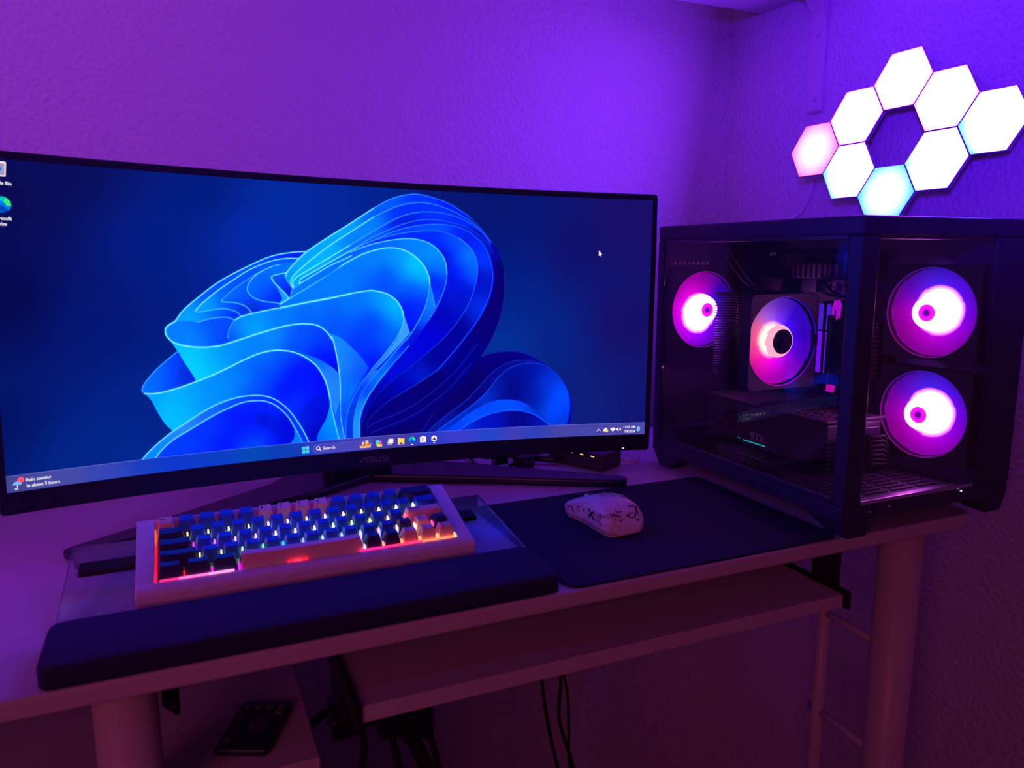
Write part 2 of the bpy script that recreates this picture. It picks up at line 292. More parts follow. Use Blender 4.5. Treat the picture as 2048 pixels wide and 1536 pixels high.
WALL = '''{"bg":[[280,8830,7,10,79],[198,5888,4,7,74],[92,2106,0,17,96],[1021,10005,7,13,88],[1871,7806,0,30,136],[1076,5076,0,22,118],[1762,2518,0,35,140],[801,1097,0,39,140],[1408,909,0,39,145],[3667,9348,0,44,162],[3218,8089,0,44,180],[4341,9438,0,39,158],[5206,9731,0,35,145],[6365,9872,4,22,114],[7231,9187,4,19,110],[7606,5810,0,35,140],[7434,4175,0,51,158],[8166,4153,4,35,136],[8590,7877,13,15,105],[9498,8950,26,13,101],[9558,4768,22,13,101],[9129,1551,13,30,123],[9796,1516,15,19,110],[2687,9539,0,26,123],[7239,7412,0,26,127]],"tb":[[13,259,68,68,140],[602,186,72,75,165],[1267,192,62,72,180],[1520,190,20,60,195],[2047,193,10,55,205],[2742,200,10,60,200],[3106,247,0,75,180],[3708,185,10,60,185],[4178,207,50,60,190],[4826,222,65,62,175],[5498,230,68,58,160],[6017,240,45,58,200],[6547,258,62,58,205],[7088,286,30,70,210],[7547,333,75,60,175],[7824,343,40,62,190],[8480,361,72,68,165],[9911,295,78,74,165]],"sh":[{"s":[[[2140,5126],[2264,5513],[2467,5932],[2761,6465],[3119,6940],[3499,7357],[3809,7521],[4052,7573]],[[4052,7573],[4032,6409],[3758,5807],[3506,5494],[3064,5250],[2942,4981],[2651,4998],[2339,5016],[2140,5126]]],"c":[[2526,6037,0,60,240],[3854,7413,0,30,230],[2329,5264,0,220,255],[2219,5339,0,120,250],[2541,5272,0,140,250],[3269,7054,0,70,245],[2946,5255,0,20,225],[2773,5388,0,90,245]],"e":[[[[2140,5126],[2264,5513],[2467,5932],[2761,6465],[3119,6940],[3499,7357],[3809,7521],[4052,7573]],[120,250,250],2.4,[120,250,250]]]},{"s":[[[2417,5473],[2520,5736],[2727,6143],[2966,6540],[3208,6907],[3497,7192],[3729,7306],[3931,7317]],[[3931,7317],[3874,6407],[3506,5494],[3057,5250]],[[3057,5250],[2985,5417],[2862,5516],[2746,5526],[2573,5467],[2459,5429],[2417,5473]]],"c":[[2590,5638,0,205,255],[2489,5577,0,140,250],[2812,6035,0,90,250],[3573,7159,0,90,245],[3038,5488,0,15,215],[2879,5674,0,90,245],[3114,6578,0,80,250]],"e":[[[[2417,5473],[2520,5736],[2727,6143],[2966,6540],[3208,6907],[3497,7192],[3729,7306],[3931,7317]],[120,250,250],2.2,[120,250,250]],[[[3057,5250],[2985,5417],[2862,5516],[2746,5526],[2573,5467],[2459,5429],[2417,5473]],[60,190,245],2.0,[60,190,245]]]},{"s":[[[2140,5126],[2341,5129],[2452,5080],[2625,5197],[2799,5239],[2887,5210],[2952,5138]],[[2952,5138],[2867,4913],[2855,4585],[2917,4361]],[[2917,4361],[2710,4233],[2297,4254],[2040,4578],[2007,4791],[2034,4964],[2140,5126]]],"c":[[2224,4846,0,125,250],[2356,4445,0,140,250],[2650,4962,0,85,255],[2874,4438,0,55,235],[2797,5098,0,70,250]],"e":[[[[2445,5081],[2625,5197],[2799,5239],[2887,5210],[2952,5138]],[70,190,250],1.8,[70,190,250]]]},{"s":[[[2787,5820],[2855,5999],[2961,6215],[3112,6470],[3264,6691],[3418,6896],[3603,7061],[3835,7115]],[[3835,7115],[3874,6407],[3759,5882],[3506,5494],[3208,5336]],[[3208,5336],[3158,5522],[3085,5651],[2954,5745],[2808,5769],[2787,5820]]],"c":[[2959,6107,0,130,245],[3173,5558,0,15,200],[3376,6033,0,100,250],[3324,5554,0,40,235],[3103,5888,0,90,245],[3571,6993,0,120,245]],"e":[[[[3264,6691],[3418,6896],[3603,7061],[3835,7115]],[120,250,250],2.4,[120,250,250]],[[[2787,5820],[2855,5999],[2961,6215],[3112,6470],[3264,6691]],[60,170,250],1.6,[60,170,250]],[[[3208,5336],[3158,5522],[3085,5651],[2954,5745],[2808,5769],[2787,5820]],[70,200,250],2.0,[70,200,250]]]},{"s":[[[3402,6877],[3295,6721],[3210,6526],[3162,6325],[3156,6143],[3195,5997],[3268,5868],[3403,5774],[3540,5735],[3632,5689]],[[3632,5689],[3774,5882],[3874,6407],[3835,7108],[3603,7061],[3402,6877]]],"c":[[3335,6400,0,115,250],[3406,5996,0,60,250],[3572,5883,0,10,220],[3616,6884,0,125,250],[3228,6216,0,120,245]],"e":[[[[3402,6877],[3295,6721],[3210,6526],[3162,6325],[3156,6143],[3195,5997],[3268,5868],[3403,5774],[3540,5735],[3632,5689]],[80,200,250],2.0,[80,200,250]]]},{"s":[[[3730,6796],[3568,6717],[3508,6623],[3549,6440],[3638,6218],[3714,6032],[3769,5863]],[[3769,5863],[3833,6257],[3730,6796]]],"c":[[3628,6645,0,125,250],[3761,6106,0,5,210],[3702,6367,0,50,240]],"e":[[[[3730,6796],[3568,6717],[3508,6623],[3549,6440],[3638,6218],[3714,6032],[3769,5863]],[120,250,250],1.8,[120,250,250]]]},{"s":[[[3508,6623],[3549,6440],[3638,6218],[3714,6032],[3769,5863]],[[3769,5863],[3682,5763],[3643,5957],[3592,6218],[3508,6623]]],"c":[[3682,5957,40,160,245],[3564,6403,0,140,245]],"e":[[[[3508,6623],[3549,6440],[3638,6218],[3714,6032],[3769,5863]],[120,250,250],1.8,[120,250,250]]]},{"s":[[[3713,6656],[3741,6824],[3867,7163],[4048,7571],[4358,8077],[4727,8640],[5103,9236],[5389,9614],[5677,9810],[5871,9825],[6106,9721],[6363,9527],[6665,9130],[6910,8627],[7118,8043],[7244,7493],[7309,6934],[7323,6229],[7295,5518],[7194,4710],[7070,4093],[6919,3502]],[[6918,3494],[6738,2678],[6375,1705],[6015,858],[5872,462],[4517,470]],[[3951,3403],[3621,5566],[3783,5943],[3822,6238],[3754,6448],[3713,6656]]],"c":[[3992,7253,0,170,250],[4540,8133,0,165,250],[5292,9365,0,90,250],[5870,9694,0,50,245],[6463,9224,0,30,235],[6952,8309,0,5,150],[7249,6463,5,0,105],[7192,5044,5,0,120],[6136,2178,5,0,115],[5427,951,5,0,125],[6615,3190,0,0,140],[3774,6657,0,150,250]],"e":[[[[3713,6656],[3741,6824],[3867,7163],[4048,7571],[4358,8077],[4727,8640],[5103,9236]],[120,250,250],2.6,[120,250,250]],[[[5103,9236],[5389,9614],[5677,9810],[5871,9825],[6106,9721],[6363,9527],[6665,9130]],[60,170,250],2.2,[20,90,240]],[[[6665,9130],[6910,8627],[7118,8043]],[20,90,240],1.8,[20,20,150]],[[[7309,6934],[7323,6229],[7295,5518],[7194,4710],[7070,4093],[6919,3502]],[20,40,170],1.4,[20,40,170]],[[[3713,6656],[3754,6448],[3822,6238]],[60,170,250],1.6,[60,170,250]]]},{"s":[[[3821,6217],[3794,6448],[3817,6638],[3989,7042],[4355,7738],[4725,8319],[5101,8913],[5483,9343],[5812,9524],[6066,9495],[6363,9303],[6665,8971],[6869,8647],[7076,8133]],[[7076,8133],[7202,7584],[6878,5520],[6468,4119],[4698,4663],[3821,6217]]],"c":[[4170,7303,0,180,250],[4911,8464,0,130,250],[5675,9255,0,45,238],[6066,9362,0,50,245],[6665,8835,0,25,225],[7035,7946,0,5,160]],"e":[[[[3821,6217],[3794,6448],[3817,6638],[3989,7042],[4355,7738],[4725,8319],[5101,8913]],[120,250,250],2.2,[120,250,250]],[[[5101,8913],[5483,9343],[5812,9524],[6066,9495],[6363,9303],[6665,8971],[6869,8647],[7076,8133]],[60,170,250],2.0,[20,90,240]]]},{"s":[[[3836,6280],[3820,6449],[3861,6596],[3951,6746],[4351,7312],[4721,7847],[5098,8394],[5481,8907],[5772,9133],[6026,9194],[6264,9160],[6564,8985],[6869,8578],[7076,8041]],[[7076,8041],[6878,5520],[6468,4119],[4698,4663],[3836,6280]]],"c":[[4168,7092,0,170,250],[4909,8054,0,110,250],[5674,8948,0,30,225],[6066,9074,0,50,245],[6564,8850,0,40,240],[6973,8127,0,10,180]],"e":[[[[3836,6280],[3820,6449],[3861,6596],[3951,6746],[4351,7312],[4721,7847]],[120,250,250],2.2,[120,250,250]],[[[4721,7847],[5098,8394],[5481,8907],[5772,9133],[6026,9194],[6264,9160],[6564,8985],[6869,8578],[7076,8041]],[60,170,250],2.0,[20,90,240]]]},{"s":[[[3921,6408],[3934,6535],[3985,6641],[4166,6879],[4534,7385],[4814,7767],[5097,8177],[5480,8601],[5771,8825],[6065,8905],[6364,8832],[6666,8631],[6973,8173],[7129,7720]],[[7129,7720],[7186,6462],[6879,5049],[6151,3033],[4698,4663],[3921,6408]]],"c":[[4348,7056,0,120,245],[5097,8090,0,90,250],[5674,8661,0,30,230],[6164,8860,0,40,240],[6870,8212,0,25,210],[7143,6929,0,0,140],[6880,4813,0,0,140]],"e":[[[[3921,6408],[3934,6535],[3985,6641],[4166,6879],[4534,7385],[4814,7767]],[120,250,250],2.2,[120,250,250]],[[[4814,7767],[5097,8177],[5480,8601],[5771,8825],[6065,8905],[6364,8832],[6666,8631],[6973,8173],[7129,7720]],[60,170,250],1.8,[10,40,190]]]},{"s":[[[4720,7632],[5097,8046],[5480,8447],[5869,8678],[6204,8743],[6464,8683],[6707,8475],[6912,8077],[7037,7623],[7100,7114],[7113,6648],[7073,6084],[6961,5425],[6797,4815],[6550,4068],[6325,3468],[6151,3033]],[[6150,3032],[5899,2643],[5548,2190],[5292,1843],[5085,1441],[4970,1136],[4940,817],[4943,492]],[[4943,492],[4713,505],[4709,2456]],[[4698,4663],[4720,7632]]],"c":[[6065,8628,0,80,255],[5479,8293,0,60,245],[6707,8202,0,30,230],[6914,7386,0,60,250],[7021,6225,0,20,200],[6919,5614,0,50,245],[6772,6640,0,0,190],[6467,4823,0,0,150],[5664,2340,0,0,185],[5246,1633,0,0,150],[5899,2752,0,30,215],[6136,3389,0,0,150],[5036,908,5,0,120]],"e":[[[[4720,7632],[5097,8046],[5480,8447],[5869,8678],[6204,8743],[6464,8683],[6707,8475]],[60,170,250],1.8,[20,90,240]],[[[6707,8475],[6912,8077],[7037,7623],[7100,7114],[7113,6648],[7073,6084],[6961,5425],[6797,4815],[6550,4068],[6325,3468],[6151,3033]],[20,80,245],2.4,[20,80,245]],[[[6150,3032],[5899,2643],[5548,2190],[5292,1843],[5085,1441],[4970,1136],[4940,817],[4943,492]],[20,70,240],1.8,[5,5,130]]]},{"s":[[[4739,7655],[5002,7953],[5287,8191],[5673,8397],[6026,8482],[6264,8442],[6525,8235],[6728,7837],[6821,7428],[6847,6966],[6813,6455],[6712,5755],[6549,5102],[6325,4454],[6020,3816],[5658,3145]],[[5657,3145],[5434,2772],[5249,2415],[5065,1955],[4972,1620],[4891,1203],[4848,834],[4841,501]],[[4841,501],[4713,505],[4705,1927]],[[4698,4663],[4739,7655]]],"c":[[6668,7467,0,140,255],[6792,6918,0,110,255],[6424,8092,0,90,250],[6065,8338,0,40,240],[6264,7539,0,0,215],[6425,6815,0,0,232],[6629,6220,0,10,220],[6590,5475,0,20,200],[6264,5061,0,0,185],[6061,4139,0,0,225],[5435,3014,0,10,220],[5066,2197,0,5,170],[5479,8249,0,50,245]],"e":[[[[4739,7655],[5002,7953],[5287,8191],[5673,8397],[6026,8482],[6264,8442],[6525,8235]],[60,170,250],1.9,[20,90,240]],[[[6525,8235],[6728,7837],[6821,7428],[6847,6966],[6813,6455],[6712,5755],[6549,5102],[6325,4454],[6020,3816],[5658,3145]],[60,150,255],1.8,[10,40,220]],[[[5657,3145],[5434,2772],[5249,2415],[5065,1955],[4972,1620],[4891,1203],[4848,834],[4841,501]],[10,40,210],1.6,[5,10,140]]]},{"s":[[[4720,7589],[4907,7773],[5096,7924],[5382,8075],[5633,8150],[5867,8109],[6065,7934],[6224,7582],[6294,7222],[6314,6812],[6294,6445],[6203,5847],[6062,5250],[5861,4611],[5621,3933],[5303,3108]],[[5302,3107],[5113,2565],[4975,2102],[4876,1635],[4828,1161],[4826,504]],[[4826,504],[4713,505],[4705,1927]],[[4698,4663],[4720,7589]]],"c":[[6064,7619,0,150,250],[5769,8005,0,130,250],[6244,7084,0,140,255],[6123,6442,0,5,240],[6123,5847,0,60,240],[5861,4703,0,90,245],[5562,4166,0,0,225],[5363,3538,0,90,245],[5114,2726,0,130,250],[4860,1691,20,140,250],[4788,953,30,150,255],[5286,7885,0,100,245],[4932,2427,0,40,225]],"e":[[[[4720,7589],[4907,7773],[5096,7924],[5382,8075],[5633,8150],[5867,8109],[6065,7934],[6224,7582],[6294,7222],[6314,6812]],[90,220,250],2.2,[90,220,250]],[[[6314,6812],[6294,6445],[6203,5847],[6062,5250],[5861,4611],[5621,3933],[5303,3108]],[50,150,255],2.0,[50,150,255]],[[[5302,3107],[5113,2565],[4975,2102],[4876,1635],[4828,1161],[4826,504]],[60,170,255],2.6,[60,170,255]]]},{"s":[[[6013,6440],[6063,6076],[6112,5526]],[[6112,5526],[5982,4976],[5841,4474],[5676,3953],[5678,4504]],[[5678,4504],[5842,5071],[5963,5710],[6017,6167],[6013,6440]]],"c":[[6063,5756,30,140,250],[5942,5252,0,90,245],[5761,4385,0,10,215],[6023,6167,0,120,245]],"e":[[[[6013,6440],[6063,6076],[6112,5526]],[60,170,250],1.5,[60,170,250]]]},{"s":[[[3622,5671],[3801,5934],[4162,6454],[4531,7020],[4905,7513],[5190,7734],[5381,7794],[5574,7726],[5768,7492],[5925,7117],[6004,6713],[6023,6395],[5993,5984],[5922,5436],[5802,4889],[5678,4435],[5463,3897],[5167,3121]],[[5166,3120],[4978,2608],[4841,2147],[4759,1600],[4717,1046],[4718,504]],[[4718,504],[4517,524]],[[3595,3442],[3622,5671]]],"c":[[5767,7156,0,220,255],[5905,6755,0,200,255],[5476,7499,0,150,250],[5093,7348,0,130,250],[4528,6676,0,125,245],[4068,6069,0,120,245],[5280,6606,0,70,250],[5765,6165,0,80,250],[5665,5440,0,10,235],[5863,5528,0,40,235],[5364,3721,0,0,225],[5025,2842,0,60,240],[4795,2020,0,30,225],[4677,1080,20,120,245],[5563,4395,0,0,225]],"e":[[[[3622,5671],[3801,5934],[4162,6454],[4531,7020],[4905,7513],[5190,7734],[5381,7794],[5574,7726],[5768,7492],[5925,7117],[6004,6713],[6023,6395]],[120,250,250],2.6,[120,250,250]],[[[6023,6395],[5993,5984],[5922,5436],[5802,4889],[5678,4435],[5463,3897],[5167,3121]],[50,180,255],2.0,[50,180,255]],[[[5166,3120],[4978,2608],[4841,2147],[4759,1600],[4717,1046],[4718,504]],[50,160,250],2.0,[50,160,250]]]},{"s":[[[3790,5881],[3792,6088],[3833,6238],[3953,6446]],[[3921,6408],[4165,6752],[4385,7058],[4644,7348],[4737,7461]],[[4737,7461],[4531,7020],[4162,6454],[3792,5922]]],"c":[[3892,6196,0,120,245],[4347,6885,0,110,245]],"e":[[[[3790,5881],[3792,6088],[3833,6238],[3953,6446]],[60,170,250],1.8,[60,170,250]],[[[3921,6408],[4165,6752],[4385,7058],[4644,7348],[4737,7461]],[120,250,250],2.0,[120,250,250]]]},{"s":[[[5579,5169],[5624,4895],[5678,4504]],[[5678,4504],[5463,3966],[5167,3281],[5041,3088]],[[5041,3088],[5267,3729],[5465,4331],[5545,4806],[5579,5169]]],"c":[[5584,4714,60,160,255],[5424,3946,50,155,255],[5187,3371,40,130,250]],"e":[[[[5579,5169],[5624,4895],[5678,4504]],[60,170,250],1.5,[60,170,250]]]},{"s":[[[5166,3120],[4978,2608],[4841,2147],[4759,1600],[4717,1046],[4718,504]],[[4718,504],[4595,508]],[[4595,508],[4599,1094],[4641,1619],[4734,2135],[4848,2597],[5031,3133]]],"c":[[5071,3103,30,120,250],[4819,2283,0,60,235],[4677,1080,0,60,225],[4629,608,0,50,220]],"e":[[[[4595,508],[4599,1094],[4641,1619],[4734,2135],[4848,2597],[5031,3133]],[40,140,250],1.8,[40,140,250]]]},{"s":[[[2854,4512],[2865,4767],[2897,4947],[2959,5138],[3064,5261],[3246,5372],[3506,5494],[3866,5655],[4266,5840],[4703,6031]],[[3975,5707],[4338,5854],[4708,6048],[4991,6159],[5124,6151],[5316,6027],[5470,5758],[5556,5396],[5579,5123],[5545,4761],[5445,4310],[5267,3774],[5031,3135]],[[5031,3133],[4848,2597],[4734,2135],[4641,1619],[4599,1094],[4595,508]],[[4595,508],[4489,2485],[4335,4771]],[[4177,4882],[3235,4595],[2917,4361],[2854,4512]]],"c":[[5440,5713,0,215,255],[5526,5215,0,170,250],[5277,5893,0,150,250],[4153,5555,0,125,250],[4706,5720,0,120,250],[5079,4869,0,55,250],[4884,4207,0,50,250],[4422,4983,0,80,250],[5071,3381,0,15,230],[5367,4405,0,90,250],[3147,4768,0,185,255],[3705,5282,0,125,250],[2890,4510,0,60,240],[4800,2761,0,40,235],[4059,5127,0,90,250],[2988,5089,0,130,250]],"e":[[[[2959,5138],[3064,5261],[3246,5372],[3506,5494],[3866,5655],[4266,5840],[4703,6031]],[120,250,250],2.6,[120,250,250]],[[[3621,5532],[3975,5707],[4338,5854],[4708,6048],[4991,6159],[5124,6151],[5316,6027],[5470,5758],[5556,5396],[5579,5123]],[120,250,250],2.8,[120,250,250]],[[[5579,5123],[5545,4761],[5445,4310],[5267,3774],[5031,3135]],[70,200,255],2.0,[70,200,255]],[[[5031,3133],[4848,2597],[4734,2135],[4641,1619],[4599,1094],[4595,508]],[40,150,250],1.6,[40,150,250]],[[[2854,4512],[2865,4767],[2897,4947],[2959,5138]],[60,170,250],1.6,[60,170,250]]]},{"s":[[[4366,4581],[4548,4390],[4764,3919],[4916,3488],[4982,3218]],[[4982,3218],[4821,2600],[4672,1932],[4599,1094],[4595,497]],[[4595,497],[4573,501],[4523,1215],[4515,2377],[4476,3528],[4366,4581]]],"c":[[4523,3938,20,140,245],[4606,3360,30,150,245],[4805,3550,10,90,250],[4621,2467,0,120,245],[4558,1421,0,80,235],[4846,2967,0,60,250]],"e":[]},{"s":[[[2069,4471],[2151,4133],[2252,3665],[2329,3336],[2393,3023]],[[2393,3023],[2741,2550],[3636,2098],[4511,2351]],[[4512,1746],[4521,2376],[4514,2900],[4487,3527],[4438,4151],[4393,4487]],[[4382,4500],[4296,4716],[4138,4875],[3981,4939],[3825,4928],[3592,4828],[3288,4644],[3063,4477],[2856,4313],[2697,4230],[2512,4209],[2345,4246],[2182,4339],[2069,4471]]],"c":[[2348,3652,0,225,255],[2454,3318,0,210,255],[2205,4127,0,190,250],[2617,3726,0,160,250],[2910,4055,0,140,250],[3512,4481,10,145,245],[3282,4240,0,130,250],[3974,4336,0,90,250],[4207,3823,0,5,240],[4364,3345,0,0,225],[3199,3659,0,120,250],[3815,4047,0,70,250],[4292,4314,0,70,245]],"e":[[[[2140,5126],[2034,4964],[2007,4791],[2040,4578],[2132,4394],[2297,4272],[2494,4217],[2710,4244],[2933,4378],[3235,4595],[3543,4800],[3779,4920],[3985,4948],[4177,4882],[4320,4643],[4400,4365]],[120,250,250],3.0,[120,250,250]],[[[4401,4461],[4438,4151],[4487,3527],[4514,2900],[4521,2376],[4512,1746],[4523,1215],[4573,501]],[120,250,250],2.6,[120,250,250]]]},{"s":[[[2150,4098],[1995,3802],[1856,3509],[1757,3247],[1687,3018],[1668,2849],[1701,2745]],[[1701,2745],[1961,2760],[2379,3025],[2393,3030]],[[2393,3030],[2329,3336],[2252,3665],[2150,4098]]],"c":[[1919,3326,0,110,250],[2285,3200,0,15,205],[1778,2967,0,120,250],[2170,3710,0,60,235],[2117,3085,0,60,235]],"e":[[[[2150,4098],[1995,3802],[1856,3509],[1757,3247],[1687,3018],[1668,2849],[1701,2745]],[60,170,250],2.0,[60,170,250]]]},{"s":[[[3891,3889],[4126,3696],[4284,3488],[4428,3241],[4508,2998]],[[4508,2998],[4511,2351],[4490,1841],[4438,1474]],[[4438,1474],[4368,1979],[4339,2375],[4263,2930],[4124,3447],[3891,3889]]],"c":[[4359,2763,45,150,250],[4173,3557,0,100,240],[4433,1850,30,130,250],[4442,2908,20,110,245]],"e":[]},{"s":[[[4438,1474],[4499,1958],[4511,2351]],[[4512,1746],[4518,1427],[4523,1215],[4573,501]],[[4573,501],[4484,504]],[[4479,491],[4438,1474]]],"c":[[4500,1113,0,80,240],[4540,626,20,140,245]],"e":[]},{"s":[[[1701,2745],[1781,2479],[1853,2079],[1940,1671],[2043,1378]],[[2043,1378],[2725,1525],[3314,1019],[4006,495],[4176,477]],[[4176,477],[4264,1209],[4342,1747],[4353,2099]],[[4353,2099],[4324,2494],[4263,2930],[4155,3367],[3999,3689],[3813,3915],[3628,4003],[3475,4002],[3278,3909],[3052,3694],[2843,3464],[2609,3224],[2379,3032],[2154,2867],[1961,2760],[1800,2720],[1701,2745]]],"c":[[1990,2155,0,205,255],[2049,1680,0,190,255],[2200,2361,0,170,250],[1835,2504,0,150,250],[2745,2804,0,145,250],[2594,2358,0,145,250],[3350,3717,0,125,245],[3344,3272,0,70,250],[3805,3215,0,0,240],[3641,2478,0,0,245],[4026,1645,0,0,225],[3259,2575,0,70,245],[3043,3090,0,135,245],[3791,1956,0,60,240],[3894,1281,0,50,238],[4032,666,0,0,190],[4213,2781,0,10,235],[3656,3760,0,90,245],[4148,1035,0,0,200]],"e":[[[[4353,2099],[4324,2494],[4263,2930],[4155,3367],[3999,3689],[3813,3915],[3628,4003],[3475,4002],[3278,3909],[3052,3694],[2843,3464],[2609,3224],[2379,3032],[2154,2867],[1961,2760],[1800,2720],[1701,2745]],[120,250,250],3.0,[120,250,250]]]},{"s":[[[4342,1786],[4290,1362],[4205,1024],[4146,760],[4127,448]],[[4127,448],[4495,428]],[[4495,428],[4442,978],[4390,1581],[4353,2099],[4342,1786]]],"c":[[4345,1194,0,160,250],[4259,697,0,120,245],[4406,666,0,150,250],[4160,599,0,70,235]],"e":[[[[4353,2099],[4390,1581],[4442,978],[4495,428]],[90,220,250],2.4,[90,220,250]]]},{"s":[[[1600,463],[1706,742],[1874,1084],[2043,1378],[2242,1653],[2474,1982],[2707,2227],[2958,2384],[3182,2412],[3378,2349],[3544,2151],[3710,1779],[3847,1290],[3938,882],[4014,474]],[[4014,474],[2705,306],[1599,404]]],"c":[[1872,978,10,130,250],[2154,1386,40,140,250],[2515,1900,20,110,245],[2882,2231,0,80,245],[3255,2295,0,60,240],[3482,2162,0,25,230],[3784,1380,0,50,240],[3936,687,0,50,240],[1731,663,0,140,250]],"e":[[[[1600,463],[1706,742],[1874,1084],[2043,1378],[2242,1653],[2474,1982],[2707,2227],[2958,2384],[3182,2412],[3378,2349],[3544,2151],[3710,1779],[3847,1290],[3938,882],[4014,474]],[110,235,250],2.6,[110,235,250]]]},{"s":[[[1780,463],[1867,730],[2038,1075],[2294,1406],[2584,1776],[2820,2022],[3029,2186],[3224,2218],[3375,2162],[3526,1965],[3677,1593],[3782,1148],[3857,782],[3914,457]],[[3914,457],[2705,306],[1780,417]]],"c":[[2146,938,0,60,250],[1864,588,0,60,250],[2579,1448,0,55,250],[3027,2019,0,50,245],[3021,1610,0,0,228],[3319,1397,0,0,212],[2859,751,0,0,240],[3216,566,0,140,255],[3079,468,0,90,255],[3430,494,0,10,230],[3479,1897,0,50,245],[3689,1321,0,0,220],[3619,642,0,0,225],[3205,854,0,20,245]],"e":[[[[1780,463],[1867,730],[2038,1075],[2294,1406],[2584,1776],[2820,2022],[3029,2186],[3224,2218],[3375,2162],[3526,1965],[3677,1593],[3782,1148],[3857,782],[3914,457]],[100,225,250],2.6,[100,225,250]]]},{"s":[[[3781,1071],[3786,798],[3744,613],[3687,452]],[[3687,452],[3917,437]],[[3917,437],[3857,782],[3781,1071]]],"c":[[3824,712,0,150,245],[3743,497,0,70,240],[3854,510,0,140,245]],"e":[]},{"s":[[[6918,3494],[7102,3635],[7348,3707],[7596,3668],[7898,3427],[8154,3041],[8361,2567],[8520,2032],[8602,1497],[8608,905],[8561,464]],[[8561,464],[5896,375],[4965,434]],[[4965,434],[5427,841],[6039,1190],[6375,1929],[6918,3494]]],"c":[[7349,3482,5,0,125],[6739,2116,5,0,105],[6135,897,5,0,115],[8566,1204,0,5,170],[8103,3044,5,10,150],[5426,622,5,0,110]],"e":[[[[6918,3494],[7102,3635],[7348,3707],[7596,3668],[7898,3427],[8154,3041],[8361,2567],[8520,2032],[8602,1497],[8608,905],[8561,464]],[10,30,170],1.6,[10,30,170]]]},{"s":[[[3916,5092],[3918,5092],[3918,5087]]],"c":[[3916,5092,0,0,200]],"e":[[[[4945,870],[5106,1086],[5429,1334],[5780,1723],[6136,2288],[6495,3032],[6856,4065]],[8,30,185],2.2,[8,30,185]]]},{"s":[[[3916,5092],[3918,5092],[3918,5087]]],"c":[[3916,5092,0,0,200]],"e":[[[[5012,669],[5427,978],[5779,1310],[6016,1665],[6327,2213],[6736,3237]],[8,30,185],2.2,[8,30,185]]]},{"s":[[[3916,5092],[3918,5092],[3918,5087]]],"c":[[3916,5092,0,0,200]],"e":[[[[5872,518],[5968,894],[6063,1242]],[8,30,185],2.2,[8,30,185]]]},{"s":[[[5943,490],[6255,1093],[6618,1678],[6861,2217],[7105,2819],[7350,3187],[7598,3321],[7899,3255],[8154,3012]],[[8154,3012],[7861,1555],[6135,420],[5943,490]]],"c":[[7228,2923,5,10,140],[6740,1777,5,5,125],[7849,3229,5,15,150],[6135,729,5,20,160]],"e":[[[[5943,490],[6255,1093],[6618,1678],[6861,2217],[7105,2819],[7350,3187],[7598,3321],[7899,3255],[8154,3012]],[15,60,215],1.8,[10,30,180]]]},{"s":[[[6099,487],[6376,919],[6618,1294],[6862,1708],[7058,2143],[7229,2640],[7450,3022],[7724,3195],[7976,3165],[8231,2864],[8414,2389],[8534,1855],[8566,1204],[8509,469]],[[8509,469],[6255,457],[6099,487]]],"c":[[8368,1807,0,85,255],[8108,2407,0,55,230],[8245,1230,0,75,245],[7702,2721,0,10,150],[7429,2340,0,5,125],[7181,2303,0,30,180],[6936,1785,0,65,235],[6618,1226,0,65,235],[6327,756,0,60,230],[7859,1787,0,20,170],[7481,1934,5,5,120],[8456,681,0,55,225],[7901,2996,0,20,170],[6814,1316,0,10,140],[6497,845,0,20,160]],"e":[[[[6099,487],[6376,919],[6618,1294],[6862,1708],[7058,2143],[7229,2640],[7450,3022],[7724,3195],[7976,3165],[8231,2864],[8414,2389],[8534,1855],[8566,1204],[8509,469]],[20,90,250],2.0,[10,30,200]]]},{"s":[[[6279,481],[6497,874],[6814,1344],[7109,1643],[7357,1704],[7608,1624],[7863,1311],[8069,923],[8221,478]],[[8221,478],[6498,477],[6279,481]]],"c":[[7234,1498,0,90,255],[6741,983,0,80,248],[7610,1404,0,75,245],[7915,1084,0,45,205],[6424,629,0,60,230],[7109,1626,0,60,230]],"e":[]},{"s":[[[6498,477],[6742,813],[7061,1116],[7360,1232],[7611,1224],[7865,1054],[8070,764],[8221,478]],[[8221,478],[6498,477]]],"c":[[7162,702,0,20,205],[6914,790,0,15,190],[7613,823,5,0,125],[7486,1069,0,10,150],[6668,566,0,55,235],[7995,666,0,20,180]],"e":[[[[6498,477],[6742,813],[7061,1116],[7360,1232],[7611,1224],[7865,1054],[8070,764],[8221,478]],[20,100,250],2.2,[20,100,250]]]}]}'''
# ---------------------------------------------------------------- room shell
def structure(name, m, mb, mats): o = mb.build(name, mats); o['kind'] = 'structure'; return o
structure('floor', 0, MB().box((-3, -2.5, FLOOR-.05), (WALL_X+.1, WALL_Y+.1, FLOOR)), M['floor'])
structure('wall_back', 0, MB().box((-3, WALL_Y, FLOOR), (WALL_X+.1, WALL_Y+.1, 2.2)), M['wall'])
structure('wall_right', 0, MB().box((WALL_X, -2.5, FLOOR), (WALL_X+.1, WALL_Y, 2.2)), M['wall'])

